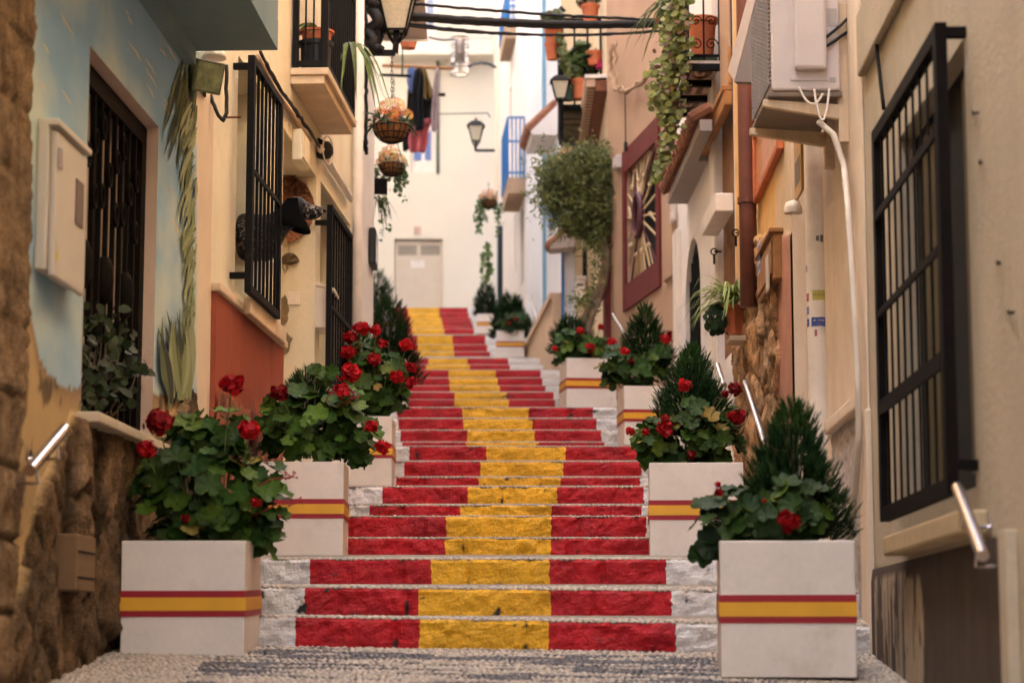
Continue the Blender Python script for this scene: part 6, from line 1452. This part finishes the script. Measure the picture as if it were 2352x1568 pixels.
# flower balcony
Yf = 25.6; t = thing('balcony', 'black iron balcony crowded with flower pots and a wooden underside', 'balcony', tuple(atY(1330, 250, Yf)))
zf = atY(1310, 240, Yf).z; xa, xb = .585, 1.05; L_ = 1.9
xa2 = xa + .005; xb2 = xb
def fb(u, f, z): # u along street 0..1, f across 0..1
    return Vector(((xa + (xa2 - xa) * u) + ((xb + (xb2 - xb) * u) - (xa + (xa2 - xa) * u)) * f, Yf + L_ * u, z))
mb = MB(); mb.hexa([fb(0, 0, zf - .06), fb(0, 1, zf - .06), fb(1, 1, zf - .06), fb(1, 0, zf - .06), fb(0, 0, zf), fb(0, 1, zf), fb(1, 1, zf), fb(1, 0, zf)]); mb.build('floor', M['iron'], t)
mb = MB()
for k in range(6): u = .04 + k * .16; a_ = fb(u, .06, zf - .061); mb.hexa([fb(u, .06, zf - .1), fb(u, .94, zf - .1), fb(u + .11, .94, zf - .1), fb(u + .11, .06, zf - .1), fb(u, .06, zf - .061), fb(u, .94, zf - .061), fb(u + .11, .94, zf - .061), fb(u + .11, .06, zf - .061)])
mb.build('underside_planks', mat('olive_plank', (.10, .075, .045), .8, var=.3, vscale=8), t)
zr = atY(1310, 45, Yf).z; mb = MB()
for z in (zf + .06, zr): mb.bar(fb(0, 0, z), fb(0, 1, z), .03); mb.bar(fb(0, 0, z), fb(1, 0, z), .03)
for k in range(4): mb.bar(fb(0, k / 3.0, zf), fb(0, k / 3.0, zr), .024)
for k in range(14): mb.bar(fb(k / 13, 0, zf), fb(k / 13, 0, zr), .02)
mb.bar(fb(0, 0, zf - .42), fb(0, 0, zr + .05), .045); mb.bar(fb(0, 0, zf - .40), fb(0, .6, zf - .62), .03); mb.lathe([(.001, -.06), (.06, 0), (.001, .06)], fb(0, 0, zr + .11), 10); mb.build('railing', M['iron'], t)
def fpot(label, x, y, h, w, lean=None, m=None):
    c = atY(x, y, Yf - .05 if lean is None else Yf - .2); s_ = Yf / F
    return pot('flower_pot', label, 'pot', c, w * s_ / 2, w * s_ * .36, h * s_, m or M['terra'], 'terracotta pots on the flower balcony', n=18)
fpot('big tilted terracotta pot outside the railing of the flower balcony', 1270, 105, 50, 44); fpot('lower terracotta pot strung under the big one outside the flower balcony', 1268, 138, 40, 34)
fpot('terracotta pot on the top rail of the flower balcony', 1356, 60, 50, 42); fpot('orange pot on the floor of the flower balcony behind the bars', 1333, 228, 46, 44)
fpot('terracotta pot on the middle shelf of the flower balcony', 1365, 150, 32, 38); fpot('dark green bucket low on the flower balcony', 1304, 232, 36, 34, None, vcol('bucket_green', (.03, .06, .04), .5))
fpot('magenta pot at the right of the flower balcony', 1376, 158, 18, 26, None, vcol('magenta', (.35, .01, .09), .5))
fpot('black saucer hanging on the bars of the flower balcony', 1358, 136, 6, 34, None, M['plastic'])
def bush(label, blobs, Y, n, sz, col, grp=None, name='bushy_plant', cat='plant', leaf=None, dr=.18, m='vine', var=.35):
    t = thing(name, label, cat, tuple(atY(blobs[0][0], blobs[0][1] + blobs[0][3], Y)), grp)
    Ps, Ns = zip(*[ell_sample(x, y, rx, ry, Y, int(n * rx * ry / sum(b[2] * b[3] for b in blobs)) + 3, .2, dr) for x, y, rx, ry in blobs]); P, N = np.vstack(Ps), np.vstack(Ns); k = len(P)
    lf = leaf or disc_leaf(8, .5, .12)
    scatter('foliage', lf[0], lf[1], P, N * .5 + rng.normal(0, .5, (k, 3)) + np.array([[0, -.4, .5]]), rng.random(k) * 6.3, sz * rng.normal(1, .25, k).clip(.4, 1.7), np.array([col]) * (1 + rng.normal(0, var, (k, 1))).clip(.3, 2.2), M[m], t)
    mb = MB(); b = atY(blobs[0][0], blobs[0][1] + blobs[0][3], Y)
    for i in rng.choice(k, min(k, 14), replace=False): q = Vector(P[i]); mb.tube([b, (b + q) / 2 + Vector((0, 0, .04)), q], .004, 4)
    mb.build('stem', M['stem'], t); return t
bush('leafy plant hanging through the bars of the flower balcony', [(1315, 160, 28, 45), (1335, 130, 25, 35), (1300, 200, 14, 30)], Yf + .1, 420, .045, (.075, .115, .03))
bush('dark leaved plant at the right of the flower balcony', [(1368, 140, 22, 22), (1350, 165, 25, 20)], Yf + .15, 180, .04, (.035, .055, .022))
bush('small plant with pinkish flowers in the tilted pot at the balcony corner', [(1262, 45, 20, 14), (1278, 38, 10, 12)], Yf - .2, 90, .04, (.08, .10, .05))
bush('dry grey plant in the pot on the top rail of the flower balcony', [(1350, 2, 30, 14)], Yf, 110, .03, (.17, .14, .08))
bush('creeper with leaves coloured pale for sun sparkle at the left bars of the flower balcony', [(1292, 120, 9, 45), (1305, 165, 8, 40), (1285, 95, 8, 16)], Yf - .1, 150, .03, (.22, .27, .12))  # sun sparkle is put into the leaf colour
# lantern beside balcony
lantern('black lantern half hidden by the iron balcony and its pots', (1287, 232), 25.2, fb(.0, .05, atY(1287, 246, 25.5).z), .2, M['frost'], 0, (1289, 246))
# big climbing vine
t = thing('climbing_vine', 'large leafy climbing vine with twisted pale trunk between pink and white houses', 'climbing plant', tuple(atY(1350, 780, 23.9)))
mb = MB()
for off in (0, 12, -9): mb.tube([atY(x + off * math.sin(y / 60 + off), y, 23.95) for x, y in ((1348, 790), (1345, 740), (1375, 690), (1388, 650), (1395, 610), (1392, 580), (1375, 550), (1368, 500), (1362, 440))], [.045, .04, .036, .034, .032, .03, .026, .02, .012], 8)
mb.tube([atY(x, y, 23.9) for x, y in ((1375, 690), (1362, 720), (1352, 760), (1346, 790))], .03, 7); mb.build('trunk', M['bark'], t, smooth=True)
blobs = [(1330, 400, 62, 45), (1350, 470, 50, 60), (1300, 440, 40, 55), (1372, 400, 28, 50), (1362, 530, 30, 34), (1318, 510, 28, 24), (1380, 590, 12, 50), (1372, 655, 8, 36), (1348, 705, 9, 36), (1262, 425, 22, 26), (1298, 485, 24, 36), (1246, 350, 10, 12), (1268, 400, 24, 40), (1255, 455, 14, 40), (1340, 360, 50, 18), (1248, 385, 12, 22), (1282, 372, 20, 14), (1290, 500, 14, 30), (1388, 350, 14, 22), (1268, 480, 10, 26), (1394, 480, 10, 50)]
Ps, Ns = zip(*[ell_sample(x, y, rx, ry, 24.0, int(rx * ry * (1.1 if rx > 25 else .45)), .1, .25) for x, y, rx, ry in blobs]); P, N = np.vstack(Ps), np.vstack(Ns); k = len(P); P = P + N * (np.abs(rng.normal(0, 1, (k, 1))) ** 1.6) * .055 + rng.normal(0, .02, (k, 3))
LL = np.array([(0, 0, 0), (.22, .6, .05), (.12, 1.3, 0), (0, 1.8, -.1), (-.12, 1.3, 0), (-.22, .6, .05)], float); LT = np.array([(0, 1, 2), (0, 2, 3), (0, 3, 4), (0, 4, 5)])
clump = np.array([fbm(*p, 4.5, 2) for p in P]); col = np.array([[.13, .15, .038]]) * (1 + .5 * clump[:, None] + rng.normal(0, .3, (k, 1))).clip(.25, 2.2)
scatter('crown', LL, LT, P, N * .3 + rng.normal(0, .5, (k, 3)) + np.array([[0, -.5, .4]]), rng.random(k) * 6.3, .036 * rng.normal(1, .25, k), col, M['vine'], t)
mb = MB(); pos = []; rr = random.Random(17)
for q in range(46):
    x, y, rx, ry = rr.choice(blobs[:6] + blobs[8:10]); a = rr.uniform(0, 6.28); p0 = atY(x + rx * .7 * math.cos(a), y + ry * .7 * math.sin(a), 24.0 + rr.uniform(-.2, .1)); d = Vector((math.cos(a) * .16, rr.uniform(-.08, .05), -math.sin(a) * .14 + .03)) * rr.uniform(.6, 1.5); pts = [p0 + d * (i / 6) + Vector((0, 0, -.10 * (i / 6) ** 2)) for i in range(7)]
    mb.tube(pts, .004, 4)
    for i in range(1, 7):
        for _ in range(3): pos.append(pts[i] + Vector((rr.uniform(-.025, .025), rr.uniform(-.02, .02), rr.uniform(-.025, .025))))
mb.build('sprig_stems', M['stem'], t); n = len(pos)
scatter('sprig_leaves', LL, LT, np.array(pos), rng.normal(0, .6, (n, 3)) + np.array([[0, -.6, .3]]), rng.random(n) * 6.3, .032 * rng.normal(1, .25, n), np.array([[.15, .17, .045]]) * (1 + rng.normal(0, .3, (n, 1))).clip(.4, 2), M['vine'], t)
bush('peach flowers in a pot on top of the climbing vine below the iron balcony', [(1310, 358, 22, 12)], 24.2, 50, .05, (.5, .24, .12), leaf=disc_leaf(7, 0, .2), m='petal', var=.2)
# white-blue house
RH = W(.60, 28.0, -.062, -1); h0u, h1u = g1u, 34.6
RH = W(RX, g1u, -.062, -1)
H11 = thing('house', 'pale blue white house with a blue downpipe above a beige plinth', 'house', tuple(RH.P(31, 3)))
h1u = RH.uz(1208, 500)[0]; h1u = min(h1u, 36)
facade(RH, g1u + .01, h1u, 2, 17, [], M['bluish'], H11, depth=.05)
zp = (RH.uz(1285, 742)[1] + RH.uz(1228, 760)[1]) / 2
mb = MB(); mb.wbox(RH, g1u + .012, RH.uz(1222, 700)[0], 2, zp, .001, .12); mb.build('plinth', M['beige'], H11); mb = MB(); mb.wbox(RH, g1u + .012, RH.uz(1222, 700)[0] + .02, zp, zp + .08, .001, .16); mb.build('plinth_coping', M['beige'], H11)
mb = MB(); u = RH.uz(1250, 500, .05)[0]; mb.tube([RH.P(u, zp + .08, .05), RH.P(u, 12, .05)], .03, 10); mb.build('downpipe', mat('blue_pipe', (.16, .33, .46), .5), H11)
# its tiled canopy and blue shutter
zc2 = atY(1245, 268, 31).z
mb = MB(); u0_, u1_ = RH.uz(1275, 250, .1)[0], RH.uz(1232, 280, .1)[0]; u0_, u1_ = 29.0, 30.2; zc2 = 6.79
mb.hexa([RH.P(u0_, zc2 - .02, 0), RH.P(u0_, zc2 - .02, .33), RH.P(u1_, zc2 - .02, .33), RH.P(u1_, zc2 - .02, 0), RH.P(u0_, zc2 + .39, 0), RH.P(u0_, zc2 + .02, .36), RH.P(u1_, zc2 + .02, .36), RH.P(u1_, zc2 + .39, 0)]); cn = mb.build('canopy', M['white'], H11)
mb = MB()
for k in range(8): u = u0_ + (u1_ - u0_) * (k + .5) / 8; mb.tube([RH.P(u, zc2 + .43, 0), RH.P(u, zc2 + .05, .4)], .07, 7)
mb.build('canopy_tiles', M['tile'], cn)
mb = MB(); mb.wbox(RH, 29.3, 30.0, RH.uz(1270, 520)[1], RH.uz(1270, 395)[1], .001, .05); mb.build('blue_shutter', M['blue'], H11)
# lilac house with the blue balcony
RI = W(RH.P(h1u, 0).x, h1u, -.066, -1); i1 = RI.uz(1141, 500)[0]; i1 = min(max(i1, 40), 45.5)
H12 = thing('house', 'pale lilac house with slit windows at the right end of the stairs', 'house', tuple(RI.P(39, 6)))
hs = []
for (xa_, xb_, ya_, yb_) in ((1203, 1196, 480, 660), (1186, 1181, 500, 640), (1175, 1171, 210, 300)): hs.append((RI.uz(xa_, 500)[0], RI.uz(xb_, 500)[0], RI.uz(xb_, yb_)[1], RI.uz(xb_, ya_)[1]))
hs = [h for h in hs if h1u + .05 < h[0] < h[1] < i1 - .05]
facade(RI, h1u + .01, i1, 3, 20, hs, M['lav'], H12, depth=.18)
mb = MB()
for h in hs: mb.wbox(RI, *h, -.185, -.17)
mb.build('window', mat('brown_window', (.14, .09, .06), .6), H12)
mb = MB(); mb.wbox(RI, i1 - .5, i1 - .001, RI.uz(1150, 420)[1], 19.9, .001, .05); mb.build('painted_sun_strip', M['whip'] if 0 else M['bright'], H12)  # paler strip stands in for sunlight on the end of the wall
mb = MB(); u = RI.uz(1148, 650, .05)[0]; mb.tube([RI.P(u, 5, .05), RI.P(u, RI.uz(1148, 520, .05)[1], .05)], .05, 8); mb.build('dark_pipe', vcol('dark_teal', (.02, .035, .045), .5), H12)
def far_balcony(label, x0, x1, ytop, yfl, ybot, Y, dx, col, rail=True):
    t = thing('balcony', label, 'balcony', tuple(atY((x0 + x1) / 2, yfl, Y)))
    a, b = atY(x0, yfl, Y), atY(x1, yfl, Y); D = 1.6; zb_ = atY(x0, ybot, Y).z
    mb = MB(); mb.hexa([(a.x, Y, a.z - .25), (b.x + .25, Y, a.z - .25), (b.x + .25 + dx, Y + D, a.z - .25), (a.x + dx, Y + D, a.z - .25), (a.x, Y, a.z), (b.x + .25, Y, a.z), (b.x + .25 + dx, Y + D, a.z), (a.x + dx, Y + D, a.z)]); mb.build('slab', mat('brown_slab', (.36, .25, .17), .9, var=.1), t)
    if rail:
        zt2 = atY(x0, ytop, Y).z; mb = MB()
        for z in (a.z + .08, zt2, (a.z + zt2) / 2 + .1): mb.bar((a.x, Y, z), (b.x, Y, z), .03)
        for k in range(5): x = a.x + (b.x - a.x) * k / 4; mb.bar((x, Y, a.z), (x, Y, zt2), .025)
        for z in (a.z + .08, zt2): mb.bar((a.x, Y, z), (a.x + dx, Y + D, z), .03)
        for k in range(26): f = k / 25; mb.bar((a.x + dx * f, Y + D * f, a.z), (a.x + dx * f, Y + D * f, zt2), .03)
        mb.build('railing', M['blue'], t)
    return t
far_balcony('balcony with bright blue railing on the lilac house', 1167, 1204, 270, 408, 465, 35.2, -.10, 0)
far_balcony('upper brown balcony slab with blue shutters above the blue railing', 1160, 1195, 0, 55, 94, 37.5, -.1, 0)
t = thing('shutter', 'blue shutter above the upper brown balcony of the lilac house', 'shutter', tuple(atY(1168, 20, 38)))
plate(t, 'panel', 1158, -60, 1172, 50, 38, 0, .05, M['blue']); plate(t, 'louvre_rail', 1159, 18, 1171, 22, 37.94, 0, .02, M['blue'])
t = thing('potted_plant', 'tall thin climbing plant against the far bright wall at the top right', 'plant', tuple(atY(1116, 690, 37)))
mb = MB(); mb.tube([atY(1120, 690, 37), atY(1116, 640, 37), atY(1122, 600, 37), atY(1116, 555, 37)], .012, 5); mb.build('stem', M['stem'], t)
P, N = ell_sample(1117, 608, 15, 52, 37, 70, .2, .12); scatter('foliage', *disc_leaf(7, .5, .1), P, rng.normal(0, .6, (70, 3)) + np.array([[0, -.7, .3]]), rng.random(70) * 6, .038 * rng.normal(1, .2, 70), np.array([[.14, .2, .07]]) * (1 + rng.normal(0, .3, (70, 1))), M['vine'], t)
# end house
YE = 46.0
H13 = thing('house', 'bright white house closing the top of the stairs with a plain cream door', 'house', (0, YE, 6))
def E(x, y): return atY(x, y, YE)
dx0, dx1, dz1 = E(906, 548).x, E(1017, 548).x, E(960, 548).z; dz0 = E(960, 720).z
wx0, wx1, wz0_, wz1_ = E(945, 300).x, E(1006, 300).x, E(950, 396).z, E(950, 240).z
WEh = W(0, YE, 0, 1)
mb = MB(); bx0, bx1, bz0, bz1 = -7, .6, 5, 19
hl = [(dx0, dx1, dz0, dz1), (wx0, wx1, wz0_, wz1_)]
xs_ = sorted({bx0, bx1} | {h[i] for h in hl for i in (0, 1)}); zs_ = sorted({bz0, bz1} | {h[i] for h in hl for i in (2, 3)})
for a in range(len(xs_) - 1):
    for b in range(len(zs_) - 1):
        xm, zm = (xs_[a] + xs_[a + 1]) / 2, (zs_[b] + zs_[b + 1]) / 2
        if any(h[0] < xm < h[1] and h[2] < zm < h[3] for h in hl): continue
        mb.quad((xs_[a], YE, zs_[b]), (xs_[a + 1], YE, zs_[b]), (xs_[a + 1], YE, zs_[b + 1]), (xs_[a], YE, zs_[b + 1]))
for (a, b, c, d) in hl:
    for p, q in (((a, c), (a, d)), ((a, d), (b, d)), ((b, d), (b, c)), ((b, c), (a, c))): mb.quad((p[0], YE, p[1]), (q[0], YE, q[1]), (q[0], YE + .16, q[1]), (p[0], YE + .16, p[1]))
mb.box(bx0, bx1, YE + .2, YE + 5, bz0, bz1); mb.build('wall', M['bright'], H13)
dmat = mat('cream_door', (.60, .50, .38), .6, var=.04)
def ebox(parent, name, x0, y0, x1, y1, d0, d1, m):
    a, b = E(x0, y1), E(x1, y0); mb = MB(); mb.box(a.x, b.x, YE + d0, YE + d1, a.z, b.z); return mb.build(name, m, parent)
d = ebox(H13, 'door', 907, 552, 1016, 722, .1, .15, dmat)
ebox(d, 'transom_louvre', 914, 562, 957, 584, .09, .099, mat('louvre', (.30, .25, .19), .7)); ebox(d, 'transom_louvre', 966, 562, 1010, 584, .09, .099, MATS['louvre']); ebox(d, 'door_notice', 943, 596, 974, 613, .095, .099, M['pvc'])
ebox(H13, 'house_number_tile', 951, 521, 967, 539, -.02, -.001, vcol('peach_number_tile', (.55, .36, .27), .6))
w_ = ebox(H13, 'window', 946, 241, 1005, 395, .1, .13, M['pvc']); ebox(w_, 'blue_pane', 950, 300, 968, 366, .08, .099, vcol('blue_pane', (.15, .22, .45), .4)); ebox(w_, 'blue_pane', 975, 300, 990, 366, .08, .099, vcol('blue_pane', (.15, .22, .45), .4))
bl = ebox(H13, 'balcony', 900, 113, 1131, 142, -.6, -.002, M['bright'])
mb = MB(); za_, zb_ = E(900, 113).z, E(900, 10).z
for k in range(34): x = E(900, 0).x + (E(1131, 0).x - E(900, 0).x) * k / 33; mb.bar((x, YE - .55, za_), (x, YE - .55, zb_), .018)
for z in (za_ + .08, zb_): mb.bar((E(900, 0).x, YE - .55, z), (E(1131, 0).x, YE - .55, z), .03)
mb.build('railing', mat('pale_grey_rail', (.50, .46, .43), .6, var=.04), bl)
ebox(H13, 'balcony_door', 970, -60, 1002, 100, .001 - .05, -.002, M['pvc']); ebox(H13, 'blue_shutter', 980, -60, 996, 62, -.08, -.051, vcol('pale_blue_shutter', (.16, .24, .42), .5))
cable('thin green downpipe on the bright end house right of the laundry', [E(1006, 140) - Vector((0, .05, 0)), E(1006, 400) - Vector((0, .05, 0))], .03, vcol('green_rod', (.05, .09, .06)), 'pipe', name='pipe')
